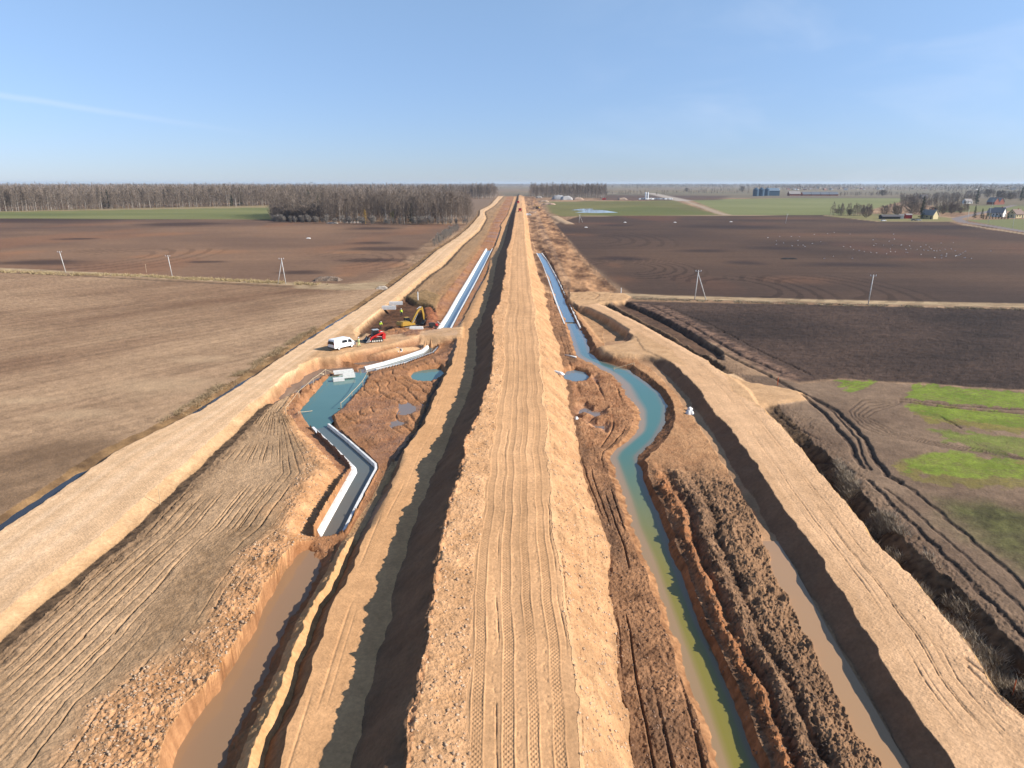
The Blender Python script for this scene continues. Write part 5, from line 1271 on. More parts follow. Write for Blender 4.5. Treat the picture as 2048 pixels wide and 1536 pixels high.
for i, (a_, b_, t_) in enumerate(((1934,446,421),(1976,448,417),(2025,456,430),(1983,420,400))):
    a_frame((a_, b_), None, (a_, t_), ['thin pole standing where the village road bends', 'tall thin pole beside the hedge of the white gabled house', 'thin pole on the green verge nearest the right edge', 'thin pole on the village road behind the hedge'][i], True)

# ------------------------------------------------------------------ trees
RN = random.Random(7)
def sliver(V, F, p, d, L, w, rng):
    """a twig: two crossed thin blades tapering to a point"""
    d = d.normalized(); a_ = d.cross(Vector((rng.uniform(-1, 1), rng.uniform(-1, 1), rng.uniform(-1, 1))))
    if a_.length < 1e-3: a_ = Vector((1, 0, 0))
    a_.normalize(); b_ = d.cross(a_); e = p+d*L; m_ = p+d*L*.5+a_*w*.6
    i = len(V); V += [tuple(p-a_*w/2), tuple(p+a_*w/2), tuple(p+b_*w/2), tuple(e)]; F += [(i, i+1, i+3), (i+1, i+2, i+3), (i+2, i, i+3)]
def tree_mesh(seed, h=20, cw=5.5, base=.28, nl=24, nt=14, tw=.07, kind='birch', tr=.22, up=.75):
    rng = random.Random(seed); tk = MB(); cr = MB(); V = []; F = []
    lean = Vector((rng.uniform(-.04, .04), rng.uniform(-.04, .04), 1))
    ax = [Vector((0, 0, 0))+lean*h*k/7+Vector((rng.uniform(-.12, .12), rng.uniform(-.12, .12), 0))*(k > 0) for k in range(8)]
    tk.tube([tuple(p-Vector((0, 0, .4*(i == 0)))) for i, p in enumerate(ax)], [tr*(1-.92*i/7)+.015 for i in range(8)], 6)
    def at(t): k = min(int(t*7), 6); return ax[k].lerp(ax[k+1], t*7-k)
    if kind == 'spruce':
        for i in range(int(h*9)):
            t = base+(1-base)*(i/(h*9))**.9; r = cw/2*(1-t)**.8*(.75+.4*rng.random())+.15; an = rng.uniform(0, 6.28)
            p = at(t); d = Vector((math.cos(an), math.sin(an), -.25+.3*t))
            for k in range(5):
                q = p+d*r*k/5; sliver(V, F, q, d+Vector((rng.uniform(-.6, .6), rng.uniform(-.6, .6), rng.uniform(-.5, .1))), r*.35+.25, .30, rng)
        cr.v = V; cr.f = F; return tk, cr
    for i in range(nl):
        t = base+(1-base-.02)*(i/nl)**.85; an = i*2.4+rng.uniform(-.5, .5); p = at(t)
        env = math.sin(min(1, (t-base)/(1-base)*.85+.16)*math.pi)**.7
        L = cw*(.35+.65*env)*(.7+.5*rng.random()); d = Vector((math.cos(an), math.sin(an), up+rng.uniform(-.2, .4))).normalized()
        pts = [p]; dd = d.copy()
        for k in range(3):
            dd = (dd+Vector((rng.uniform(-.25, .25), rng.uniform(-.25, .25), .14))).normalized(); pts.append(pts[-1]+dd*L/3)
        cr.tube([tuple(q) for q in pts], [.075*tr/.22*(1-t*.6), .05*(1-t*.5), .03, .012], 3, False)
        for k in range(nt):
            s = .25+.75*rng.random(); j = min(int(s*3), 2); q = pts[j].lerp(pts[j+1], s*3-j)
            d2 = (dd+Vector((rng.uniform(-1, 1), rng.uniform(-1, 1), rng.uniform(-.5, .9)))*1.0).normalized()
            l2 = (.7+.9*rng.random())*h/20; sliver(V, F, q, d2, l2*1.3, tw, rng)
            q2 = q+d2*l2*.6; d3 = (d2+Vector((rng.uniform(-1, 1), rng.uniform(-1, 1), rng.uniform(-.9, .6)))).normalized(); sliver(V, F, q2, d3, l2*.9, tw*.8, rng)
    cr.add(V, F); return tk, cr
def rnd_mat(name, c1, c2, rough=.85):
    m = bpy.data.materials.new(name); m.use_nodes = True; t = m.node_tree; p = t.nodes['Principled BSDF']; p.inputs['Roughness'].default_value = rough; p.inputs['Specular IOR Level'].default_value = .15
    oi = t.nodes.new('ShaderNodeObjectInfo'); x = t.nodes.new('ShaderNodeMix'); x.data_type = 'RGBA'; x.inputs[6].default_value = (*c1, 1); x.inputs[7].default_value = (*c2, 1)
    t.links.new(oi.outputs['Random'], x.inputs[0])
    tcn = t.nodes.new('ShaderNodeTexCoord'); n = t.nodes.new('ShaderNodeTexNoise'); n.inputs['Scale'].default_value = .8; t.links.new(tcn.outputs['Object'], n.inputs[0])
    r = t.nodes.new('ShaderNodeMapRange'); r.inputs[3].default_value = .75; r.inputs[4].default_value = 1.25; t.links.new(n.outputs['Fac'], r.inputs[0])
    v = t.nodes.new('ShaderNodeVectorMath'); v.operation = 'SCALE'; t.links.new(x.outputs[2], v.inputs[0]); t.links.new(r.outputs[0], v.inputs['Scale'])
    t.links.new(v.outputs[0], p.inputs['Base Color']); return m
m_birch = rnd_mat('birch_bark', (.42,.38,.33), (.26,.22,.18)); m_dkbark = rnd_mat('dark_bark', (.13,.10,.08), (.22,.18,.14))
m_twig = rnd_mat('bare_twigs', (.15,.115,.088), (.25,.195,.15)); m_twig2 = rnd_mat('grey_twigs', (.24,.21,.18), (.33,.29,.24))
m_spr = rnd_mat('spruce_needles', (.020,.032,.016), (.04,.055,.025)); m_wil = rnd_mat('willow_twigs', (.38,.24,.07), (.42,.28,.09)); m_olive = rnd_mat('olive_catkins', (.24,.21,.07), (.28,.25,.09))
def proto(seed, tm, cm, **k):
    tk, cr = tree_mesh(seed, **k); a_ = tk.build('trunk', tm); b_ = cr.build('crown', cm)
    for o in (a_, b_): COL.objects.unlink(o)
    return a_.data, b_.data
KIND = {'birch': [proto(10+i, m_birch, m_twig, h=21+i*.8, cw=2.6+.25*i, base=.34, up=1.1, nt=20, tw=.09) for i in range(5)],
        'alder': [proto(30+i, m_dkbark, m_twig, h=18+i, cw=3.6+.3*i, base=.18, up=.9, nl=30, nt=22, tw=.10) for i in range(4)],
        'spruce': [proto(50+i, m_dkbark, m_spr, h=17+i*2, cw=6.5, base=.06, kind='spruce') for i in range(2)],
        'shrub': [proto(60+i, m_dkbark, m_twig2, h=4.2, cw=2.5, base=.04, nl=34, nt=34, tw=.10, tr=.10, up=.6) for i in range(3)],
        'willow': [proto(70, m_wil, m_wil, h=9, cw=2.6, base=.06, nl=34, nt=22, tw=.08, up=1.3)],
        'olive': [proto(71, m_dkbark, m_olive, h=9, cw=3.2, base=.2, nl=30, nt=22, tw=.10)],
        'round': [proto(80+i, m_dkbark, m_twig, h=6.0+i*1.3, cw=3.9+i*.6, base=.02, nl=64, nt=40, tw=.15, up=.28) for i in range(3)]}
def plant(kind, x, y, s, label, group, name=None, cat='tree', z=None):
    tm, cmn = RN.choice(KIND[kind]); nm = name or {'birch': 'birch_tree', 'alder': 'bare_tree', 'spruce': 'spruce_tree', 'shrub': 'shrub', 'willow': 'willow_tree', 'olive': 'bare_tree', 'round': 'bare_tree'}[kind]
    root = empty(nm, (x, y, gz(x, y) if z is None else z), RN.uniform(0, 6.28)); root.scale = (s, s, s*RN.uniform(.92, 1.08)) if kind != 'round' else (s*1.25, s*1.25, s)
    for n_, me in (('trunk', tm), ('crown', cmn)):
        o = bpy.data.objects.new(n_, me); COL.objects.link(o); o.parent = root
    return tag(root, label, cat, group)

def forest_mesh(name, pts, label, seed, h0=20, lod=1):
    """a wood that reads as one mass: every tree has a stem and its own spray of twigs, merged"""
    rs = np.random.RandomState(seed); N = len(pts); P = np.array(pts, float)
    nb = {0: 170, 1: 75, 2: 26, 3: 7}[lod]; w0 = {0: .16, 1: .30, 2: .55, 3: 1.6}[lod]
    hh = h0*(.60+.5*rs.rand(N))*(.80+.42*vn(P[:, 0]/45, P[:, 1]/60, 5))
    con = rs.rand(N) < .03
    # slivers
    t = rs.rand(N, nb)**.8; an = rs.rand(N, nb)*6.283; cwid = np.where(con, .16, .17)[:, None]*hh[:, None]
    prof = np.where(con[:, None], (1-t)*.9+.05, np.sin(np.clip(t*.8+.22, 0, 1)*np.pi)**.8)
    rad = cwid*prof*np.sqrt(rs.rand(N, nb))
    lowt = np.where(con[:, None], .08, .12)
    zz = hh[:, None]*(lowt+(1-lowt)*t)
    bx = P[:, 0, None]+np.cos(an)*rad; by = P[:, 1, None]+np.sin(an)*rad
    dx = np.cos(an)*.45+rs.randn(N, nb)*.35; dy = np.sin(an)*.45+rs.randn(N, nb)*.35; dz = np.where(con[:, None], -.3, .9)+rs.randn(N, nb)*.35
    L = (.09+.10*rs.rand(N, nb))*hh[:, None]*(1.0 if lod < 3 else 1.6); nrm_ = np.sqrt(dx*dx+dy*dy+dz*dz); dx, dy, dz = dx/nrm_, dy/nrm_, dz/nrm_
    wa = rs.rand(N, nb)*6.283; wx, wyy = np.cos(wa)*w0/2, np.sin(wa)*w0/2
    A = np.stack([bx-wx, by-wyy, zz], -1); B = np.stack([bx+wx, by+wyy, zz], -1); E = np.stack([bx+dx*L, by+dy*L, zz+dz*L], -1)
    tri = np.stack([A, B, E], 2).reshape(-1, 3)
    cb = np.array([[.155,.122,.095]])+rs.rand(N, 1)*np.array([[.10,.075,.055]]); cb[con] = (.03, .045, .022)
    cc_ = np.repeat(cb[:, None, :], nb, 1)*(.75+.5*rs.rand(N, nb))[..., None]
    cc_ = np.repeat(cc_[:, :, None, :], 3, 2).reshape(-1, 3)
    # stems (3-sided)
    if lod < 3:
        r0 = .17 if lod < 2 else .22; ang = np.array([0, 2.09, 4.19]); ox, oy = np.cos(ang)*r0, np.sin(ang)*r0
        lx = rs.randn(N)*.5; ly = rs.randn(N)*.5
        b0 = np.stack([P[:, 0, None]+ox, P[:, 1, None]+oy, np.full((N, 3), -.3)], -1)
        tp = np.stack([P[:, 0]+lx, P[:, 1]+ly, hh*.95], -1)
        st = np.stack([np.stack([b0[:, i], b0[:, (i+1) % 3], tp], 1) for i in range(3)], 1).reshape(-1, 3)
        bc = np.where(rs.rand(N)[:, None] < .3, np.array([[.38, .34, .29]]), np.array([[.16, .12, .095]])); bc[con] = (.1, .08, .06)
        cs = np.repeat(bc[:, None, :], 9, 1).reshape(-1, 3)
        tri = np.concatenate([tri, st]); cc_ = np.concatenate([cc_, cs])
    n = len(tri); me = bpy.data.meshes.new(name); me.vertices.add(n); me.vertices.foreach_set('co', tri.astype(np.float32).ravel())
    me.loops.add(n); me.loops.foreach_set('vertex_index', np.arange(n, dtype=np.int32)); me.polygons.add(n//3); me.polygons.foreach_set('loop_start', np.arange(0, n, 3, dtype=np.int32)); me.update(calc_edges=True)
    at_ = me.attributes.new('Col', 'FLOAT_COLOR', 'POINT'); at_.data.foreach_set('color', np.concatenate([cc_, np.ones((n, 1))], 1).astype(np.float32).ravel())
    me.materials.append(m_leaf); o = bpy.data.objects.new(name, me); COL.objects.link(o); return tag(o, label, 'forest', kind='stuff')
m_leaf = vcol_mat('forest_twigs', .9, .1)
rs = np.random.RandomState(3)
def scatter(poly, spacing, jit=.45, seed=0):
    P = np.array(poly); r_ = np.random.RandomState(seed); x0, y0 = P.min(0); x1, y1 = P.max(0)
    gx, gy = np.meshgrid(np.arange(x0, x1, spacing), np.arange(y0, y1, spacing)); gx = gx+r_.uniform(-jit, jit, gx.shape)*spacing; gy = gy+r_.uniform(-jit, jit, gy.shape)*spacing
    m_ = inside(gx, gy, P); return np.stack([gx[m_], gy[m_]], -1)
# near copse -------------------------------------------------------
cop = [W(545,441), W(600,443.5), W(680,445), W(720,441), W(775,447), W(850,449), W(900,449), W(938,446), W(944,438), W(930,427), W(860,424), W(700,425), W(560,428), W(540,432)]
ctr = scatter(cop, 5.4, seed=5)
dfront = np.array([min(abs(p[1]-W(1024, 446)[1]), 500) for p in ctr]); edge_d, _, _ = segdist(ctr[:, 0], ctr[:, 1], np.array(cop[:8]), False)
order = np.argsort(edge_d); front = ctr[order[:150]]; rest = ctr[order[150:]]
for i, (x, y) in enumerate(front):
    k = 'birch' if RN.random() < .5 else 'alder'; edge_s = RN.uniform(.62, 1.08)
    if x < W(640, 443)[0]: k = 'round' if RN.random() < .6 else 'alder'
    plant(k, x, y, edge_s*(1.35 if k == 'round' else 1.0), 'slender bare birch standing at the edge of the near copse' if k == 'birch' else ('dark bare tree standing at the edge of the near copse' if k == 'alder' else 'wide bushy bare tree at the left end of the near copse'), 'birches of the near copse' if k == 'birch' else ('dark bare trees of the near copse' if k == 'alder' else 'bushy trees of the near copse'))
forest_mesh('forest', rest, 'inner trees of the near bare copse left of the haul road', 4, 21, 0)
for px, py, s, lb in ((823, 446, .95, 'dark spruce rising among the bare trees of the near copse'), (812, 440, .8, 'smaller dark spruce left of the tall one in the near copse')):
    x, y = W(px, py); plant('spruce', x, y, s, lb, None)
x, y = W(731, 448); plant('willow', x, y, 1.0, 'orange-yellow willow at the front of the near copse', None)
x, y = W(787, 446.5); plant('olive', x, y, 1.0, 'olive-green budding tree at the front of the near copse', None)
for i in range(70):      # undergrowth along the copse front
    t = RN.random(); a_ = W(545+390*t, 443.5+5*min(1, t*2)+.6*RN.random()); plant('shrub', a_[0], a_[1]-1.5, RN.uniform(.7, 1.25), 'low bare shrub in the undergrowth along the front of the near copse', 'undergrowth shrubs of the near copse', cat='shrub')
# brushwood heaps at the copse front
rag(665, 447, 9, 2.5, 1.0, R(3), 'brushwood_heap', 'grey heap of cut wood at the left front of the near copse', 'wood heap', mat('grey_wood', (.32,.28,.24), .9, noise=.4, nscale=2), seed=21)
rag(705, 446, 14, 2.5, 1.2, R(-3), 'brushwood_heap', 'longer pale heap of cut wood left of the yellow willow', 'wood heap', mat('pale_wood', (.42,.34,.27), .9, noise=.4, nscale=2), seed=22)
rag(655, 561, 9, 4, 1.3, R(5), 'brushwood_heap', 'low brown brushwood heap beside the left field track', 'wood heap', mat('brown_brush', (.17,.12,.085), .95, noise=.5, nscale=3), seed=23, sm=False)
rag(764, 578, 3.5, 2, .9, R(10), 'rubble_heap', 'pale rubble heap where the left track meets the haul road', 'rubble', mat('rubble', (.36,.3,.24), .9, noise=.4, nscale=3), seed=24, sm=False)
# light bushes along the left road
for i in range(13):
    t = i/12; px, py = 872+42*t, 492-30*t; a_ = W(px+RN.uniform(-4, 2), py+1); plant('shrub', a_[0], a_[1], RN.uniform(.8, 1.15), 'pale grey leafless shrub in the row beside the left haul road', 'pale shrubs beside the left haul road', cat='shrub')
# left wood -----------------------------------------------------------
fr_l = [(-160,427),(-40,424),(80,421.5),(250,417.5),(400,414.5),(545,411.5)]
fe = [W(*p) for p in fr_l]
cnt = 0
for i in range(125):
    t = (i+RN.random()*.8)/125*(len(fe)-1); k_ = min(int(t), len(fe)-2); a_ = Vector(fe[k_]).lerp(Vector(fe[k_+1]), t-k_)
    k = 'birch' if RN.random() < .65 else 'alder'
    plant(k, a_[0]+RN.uniform(-2, 2), a_[1]+RN.uniform(0, 9), RN.uniform(.78, 1.18), 'bare birch on the front edge of the long wood at the left' if k == 'birch' else 'dark bare tree on the front edge of the long wood at the left', 'edge birches of the left wood' if k == 'birch' else 'dark edge trees of the left wood')
for px, py, s, lb in ((474, 413, 1.25, 'dark spruce, the taller of two in the right part of the left wood'), (456, 413.5, .95, 'dark spruce just left of the tall one in the left wood'), (205, 417, 1.3, 'dark spruce top above the left wood, right of centre of three'), (195, 417, 1.25, 'dark spruce top, leftmost of three above the left wood')):
    x, y = W(px, py); plant('spruce', x, y+14, s, lb, None)
z1 = scatter([W(-160,426.5), W(80,421), W(250,417), W(545,411), W(700,406), W(700,403), W(545,407), W(-160,419)], 6.0, seed=6)
forest_mesh('forest', z1, 'front belt of the long leafless wood at the left', 5, 22, 1)
z2 = scatter([(-1150,950), (-300,1010), (-250,1100), (-150,1350), (-35,1480), (-30,1750), (-600,1800), (-1500,1700)], 11, seed=7)
forest_mesh('forest', z2, 'deep part of the leafless wood behind the left field', 6, 23, 2)
z3 = scatter([(-1500,1700), (-500,1800), (-30,1700), (-60,2600), (-300,3800), (-3400,3800)], 26, seed=8)
forest_mesh('forest', z3, 'far leafless wood filling the left horizon', 8, 24, 3)
# middle wood edge left of the road and the copse right of it
def wood_edge(a_, b_, n, depth, sc_, lab, grp):
    A_, B_ = Vector(W(*a_)), Vector(W(*b_))
    for i in range(n):
        p = A_.lerp(B_, (i+RN.random())/n); k = 'birch' if RN.random() < .8 else 'alder'; plant(k, p.x, p.y+RN.uniform(0, depth), sc_*RN.uniform(.9, 1.1), lab, grp)
wood_edge((925,398), (993,397.5), 26, 15, 1.08, 'tall straight birch on the edge of the wood left of the far road', 'edge birches of the middle wood')
wood_edge((1062,395.5), (1212,396.5), 48, 20, 1.08, 'tall straight birch on the front edge of the isolated copse right of the embankment', 'edge birches of the far right copse')
z4 = scatter([W(1058,395), W(1212,396), W(1212,391), W(1062,390.5)], 8.5, seed=9); forest_mesh('forest', z4, 'inner trees of the isolated copse right of the embankment', 9, 24, 1)
z5 = scatter([W(850,399.5), W(993,397), W(990,392), W(850,393)], 9, seed=10); forest_mesh('forest', z5, 'birch wood left of the far end of the haul road', 10, 24, 1)
# far wooded skyline
sky_pts = []
for i in range(46):
    y0 = rs.uniform(2600, 9000); x0 = rs.uniform(-.30, .95)*y0; L_ = rs.uniform(300, 1500); dp = rs.uniform(60, 260); n = int(L_*dp/900)
    if abs(x0) < 400 and y0 < 3500: continue
    sky_pts.append(np.stack([x0+rs.uniform(-L_/2, L_/2, n), y0+rs.uniform(-dp/2, dp/2, n)], -1))
for y0, n in ((6200, 1800), (8200, 2600), (10500, 3400)):
    xx = rs.uniform(-.8, .95, n)*y0; sky_pts.append(np.stack([xx, y0+300*np.sin(xx/900)+rs.uniform(-150, 150, n)], -1))
forest_mesh('forest', np.concatenate(sky_pts), 'distant belts of woodland along the horizon', 11, 22, 3)
hp = []
for px0, px1, py, n in ((1195,1330,389,40),(1330,1520,387,70),(1680,1800,391,60),(1560,1700,381,60),(1800,1960,396,190),(1800,1960,404,150),(1930,2048,388,220),(1985,2060,398,90),(1800,1870,412,60),(1870,1935,424,60),(1770,1850,428,40),(1660,1745,431,40),(1400,1500,382,40),(1890,1990,384,50),(2060,2200,395,60)):
    for i in range(n):
        a_ = W(rs.uniform(px0, px1), py+rs.uniform(-1.0, 1.2)); hp.append(a_)
forest_mesh('forest', np.array(hp), 'leafless hedgerows and tree belts around the village fields', 12, 10, 0)
for px, py, s, k, lb in ((1733,436,1.0,'round','large dark round bush, rightmost of the row at the brown field corner'), (1699,431,.85,'round','tall dark bush in the middle of the row at the brown field corner'), (1673,428,.6,'round','low wide dark bush, leftmost at the brown field corner'), (1745,428,.5,'shrub','small pale bush behind the round one'), (1768,430,.9,'round','thin bare tree left of the farm yard'), (1792,431,1.1,'round','spreading bare tree behind the farm yard'), (1823,430,1.3,'round','tall bare tree at the left of the farm house'), (1866,430,1.1,'round','bare tree right of the farm house'), (1885,429,.8,'round','dark bushy tree in the hedge right of the farm house'), (1903,428,1.1,'round','rounded bare tree near the bend of the village road'), (1920,427,.7,'round','low bushy tree at the bend of the village road'),
        (1842,438,.95,'spruce','big dark spruce beside the farm house'), (1823,408,1.6,'round','large round bare tree behind the meadow'), (1765,392,2.0,'round','dark round tree on the skyline of the green meadow'), (1373,384,1.9,'round','lone dark tree on the horizon right of the white silos'), (1484,384,1.9,'round','lone dark tree left of the blue silos'), (1952,409,1.2,'spruce','pointed dark conifer left of the twin-gabled house'), (1963,437,.55,'spruce','small dark conifer beside the village road pole'), (1948,437,.6,'spruce','dark bushy conifer at the near side of the village road'), (1868,437,.5,'spruce','small conifer right of the farm house gable'), (2042,402,1.5,'spruce','tall dark conifer at the right edge of the village'), (2020,400,1.6,'round','tall bare tree near the right edge of the village'), (2000,398,1.9,'round','tall bare tree behind the twin-gabled house'), (1975,396,1.8,'round','tall bare tree left behind the twin-gabled house')):
    x, y = W(px, py); plant(k, x, y, s, lb, None, name='bush' if 'bush' in lb.split(',')[0].split() else None, cat='bush' if 'bush' in lb.split(',')[0].split() else 'tree')
for i in range(9):
    x, y = W(1966+i*6.2, 438.5); plant('spruce', x, y, .30, 'clipped dark conifer of the hedge in front of the white gabled house', 'hedge conifers', name='hedge_conifer', cat='tree')

# ------------------------------------------------------------------ buildings
def house(px, py, w, d, h, rh, rz, wm, rm, label, name='house', cat='house', win=True, z=0, chim=True):
    x, y = W(px, py); root = empty(name, (x, y+d*.3, 0), rz)
    MB().box((0, 0, h/2), (w, d, h)).build('wall', wm, root)
    MB().prism([(-d/2, h), (0, h+rh), (d/2, h)], -w/2, w/2).build('gable', wm, root).rotation_euler = (0, 0, R(90))
    rf = MB()
    for s in (1, -1):
        a_ = Vector((0, 0, h+rh+.12)); b_ = Vector((0, s*(d/2+.5), h-.3)); 
        rf.add([(-w/2-.4, a_.y, a_.z), (w/2+.4, a_.y, a_.z), (w/2+.4, b_.y, b_.z), (-w/2-.4, b_.y, b_.z), (-w/2-.4, a_.y, a_.z+.25), (w/2+.4, a_.y, a_.z+.25), (w/2+.4, b_.y, b_.z+.25), (-w/2-.4, b_.y, b_.z+.25)], [(0,1,2,3),(7,6,5,4),(0,4,5,1),(1,5,6,2),(2,6,7,3),(3,7,4,0)])
    ro = rf.build('roof', rm, root)
    if chim: MB().box((w*.2, 0, h+rh+.3), (.7, .7, 1.4)).build('chimney', mat('brick', (.3,.12,.08), .9), ro)
    if win:
        for k in range(max(2, int(w/3))):
            xx = -w/2+(k+.5)*w/max(2, int(w/3)); MB().box((xx, -d/2-.02, h*.55), (1.1, .08, 1.2)).build('window', glass, root)
        MB().box((-w/2-.02, 0, h*.55), (.08, 1.1, 1.2)).build('window', glass, root); MB().box((-w/2-.02, 0, h+rh*.35), (.08, 1.0, 1.1)).build('window', glass, root)
        MB().box((w*.33, -d/2-.03, 1.05), (1.0, .1, 2.1)).build('door', darkm, root)
    return tag(root, label, cat)
wyel = mat('yellow_render', (.55,.45,.25), .8); wwht = mat('white_render', (.72,.70,.66), .8); wbrk = mat('red_brick', (.32,.11,.07), .9); groof = mat('grey_roof_sheet', (.30,.27,.25), .95, spec=.1); droof = mat('dark_roof', (.09,.08,.08), .8); broof = mat('brown_roof', (.20,.13,.10), .8); blu = mat('blue_sheet', (.045,.085,.13), .5, .2); blroof = mat('blue_grey_roof', (.15,.20,.25), .6)
house(1861, 438, 11, 7.5, 3.4, 4.2, R(-60), wyel, groof, 'farm house with a yellowish gable beside the big dark spruce')
house(1988, 409, 13, 9, 3.6, 6, R(-75), wbrk, groof, 'dark house, left one of the twin gables behind the village road')
house(1998, 408.5, 13, 9, 3.6, 5.5, R(-75), wbrk, groof, 'dark house, right one of the twin gables behind the village road')
house(2000, 434, 9, 7, 3.6, 4.6, R(-55), wwht, groof, 'white gabled house behind the clipped conifer hedge')
house(1988, 432, 8, 6, 3.0, 3.8, R(-60), wyel, groof, 'smaller grey-roofed house left of the white gabled house')
house(2034, 436, 10, 8, 3.4, 3.8, R(20), wyel, broof, 'brown-roofed house at the right edge of the village')
house(1936, 407, 12, 8, 3.0, 3.6, R(15), wwht, groof, 'low grey-roofed house left of the pointed conifer')
house(1848, 398, 12, 8, 3.0, 5, R(5), mat('dark_boards', (.06,.05,.05), .9), droof, 'black barn on the skyline behind the round bare tree', 'barn', 'barn', False, chim=False)
house(1781, 438, 16, 6, 2.2, 1.2, R(3), mat('dark_boards', (.06,.05,.05), .9), droof, 'low black open shed in the farm yard', 'shed', 'shed', False, chim=False)
house(1803, 437, 3.6, 3, 2.6, .8, R(-20), wwht, groof, 'small white hut at the right end of the black shed', 'hut', 'hut', False, chim=False)
house(1817, 437, 5, 4, 3.2, .6, R(0), red, groof, 'small red shed between the white hut and the spruce', 'shed', 'shed', False, chim=False)
house(1547, 391.5, 26, 18, 12, 6, R(0), mat('blue_cladding', (.06,.11,.16), .6), blroof, 'blue-grey hall beside the grain silos on the horizon', 'hall', 'hall', False, chim=False)
house(1589, 391.5, 27, 16, 4.5, 6, R(0), wbrk, groof, 'red brick barn with a pale roof on the horizon', 'barn', 'barn', False, chim=False)
for i in range(4): house(1613+i*18, 391.5, 20.5, 16, 3.5, 5.5, R(0), wbrk, mat('slate_roof', (.12,.13,.15), .7), 'long low dark-roofed barn, number %s from the left of the four in a row' % ('first', 'second', 'third', 'fourth')[i] if False else ['dark-roofed barn, leftmost of the four joined in a row on the horizon', 'dark-roofed barn, second from the left of the four in a row', 'dark-roofed barn, third from the left of the four in a row', 'dark-roofed barn, rightmost of the four joined in a row on the horizon'][i], 'barn', 'barn', False, chim=False)
def silo(px, py, r, h, m, label, cone=.35, grp=None):
    x, y = W(px, py); root = empty('silo', (x, y, 0)); MB().lathe([(r, 0), (r, h)], 20).build('shell', m, root, smooth=False)
    MB().lathe([(r*1.04, h), (r*.1, h+r*cone*2), (r*.1, h+r*cone*2+.6)], 20).build('cone_roof', m if cone > 0 else steel, root)
    for k in range(4): MB().lathe([(r+.06, 0), (r+.06, .25)], 20, (0, 0, h*(k+1)/5)).build('ring', m, root)
    return tag(root, label, 'silo', grp)
for i, (px, r) in enumerate(((1511,6.5),(1522,7),(1533,6))): silo(px, 392.3-.4*i, r, 15, blu, ['dark blue grain silo, leftmost of three on the horizon', 'dark blue grain silo, middle of three on the horizon', 'dark blue grain silo next to the blue-grey hall'][i])
silo(1291, 399, 1.5, 12.5, white, 'slim white cement silo, left one of the pair at the far works', .4); silo(1295.5, 399, 1.5, 12.5, white, 'slim white cement silo, right one of the pair at the far works', .4)
for i in range(16):      # white site containers and lorries at the far works
    px = 1280+i*4.2+RN.uniform(-1, 1); x, y = W(px, 399.2-.25*(i % 3)); r0 = empty('site_container', (x, y, 0), RN.uniform(-.5, .5))
    MB().box((0, 0, 1.35), (3.6+RN.random()*2.5, 2.4, 2.6)).build('box', conc if i % 3 else white, r0, bevel=.08); MB().box((0, -1.22, 1.1), (.9, .06, 2.0)).build('door', darkm, r0); tag(r0, 'pale container in the row of the far works at the foot of the white silos', 'container', 'containers of the far works')
x, y = W(1208, 399.5); r0 = empty('site_container', (x, y, 0)); MB().box((0, 0, 1.5), (6.5, 2.6, 3.0)).build('box', red, r0, bevel=.06); MB().box((1, -1.33, 1.1), (.9, .06, 2.0)).build('door', darkm, r0); tag(r0, 'red container standing alone right of the isolated copse', 'container')
for px, py, L_, h_, cm_, lb in ((1117,399,26,8,(.30,.29,.28),'grey gravel heap, left one in front of the isolated copse'), (1133,399.5,24,7,(.36,.34,.32),'pale grey gravel heap, right one in front of the isolated copse'), (1156,399.5,20,4.5,(.38,.26,.18),'low tan sand heap beside the gravel heaps'), (1078,396,14,4,(.30,.26,.22),'small grey heap at the left end of the isolated copse'), (1245,399.5,18,4,(.34,.24,.17),'low tan heap between the red container and the silos'), (1088,404,16,3,(.36,.25,.17),'low sandy heap right of the far embankment'), (1098,409,18,2.5,(.36,.24,.17),'flat orange sand heap right of the far embankment'), (1065,426,8,1.6,(.30,.2,.14),'small dirt heap beside the distant white van')):
    rag(px, py, L_, L_*.7, h_, R(RN.uniform(-20, 20)), 'gravel_heap', lb, 'gravel heap', mat('heap_'+str(px), cm_, .95, noise=.15, nscale=.6), seed=px)
# parked cars in the farm yard
def make_car(loc, rz, m, label):
    root = empty('car', loc, rz)
    MB().prism([(-2.1,.35),(-2.15,.85),(-1.9,.95),(1.1,.95),(2.0,.8),(2.15,.5),(2.1,.35)], -.85, .85).build('body', m, root, bevel=.06)
    MB().prism([(-1.8,.96),(-1.35,1.45),(.35,1.45),(1.1,.96)], -.72, .72).build('cabin', glass, root, bevel=.04)
    MB().box((-.5, 0, 1.46), (1.7, 1.36, .05)).build('roof', m, root)
    for x in (1.3, -1.3):
        for s in (1, -1): wheel(root, x, s*.78, .31, .2)
    return tag(root, label, 'car')
for px, py, m, lb in ((1827,441.5,steel,'silver car parked in the farm yard, left of two'), (1837,441.5,mat('silver', (.5,.5,.52), .3, .5),'silver car parked in the farm yard, right of two'), (1767,442.5,white,'white car parked at the left end of the black shed')):
    x, y = W(px, py); make_car((x, y, 0), R(RN.uniform(-15, 15)), m, lb)
# village specks on the horizon
vm = [wwht, wyel, wbrk, conc]
for i in range(26):
    px = (1560+i*9+RN.uniform(-4, 4)) if i < 20 else RN.uniform(1850, 2030); py = RN.uniform(376.5, 380.5); house(px, py, RN.uniform(9, 16), 8, RN.uniform(3, 5), 4, R(RN.uniform(-30, 30)), vm[i % 4], [groof, broof, droof][i % 3], 'tiny far-off village house on the right horizon', 'house', 'house', False, chim=False)['group'] = 'far village houses on the horizon'
house(1762, 379, 26, 16, 7, 7, R(0), wwht, groof, 'large white far-off building with a dark roof on the right horizon', 'hall', 'hall', False, chim=False)

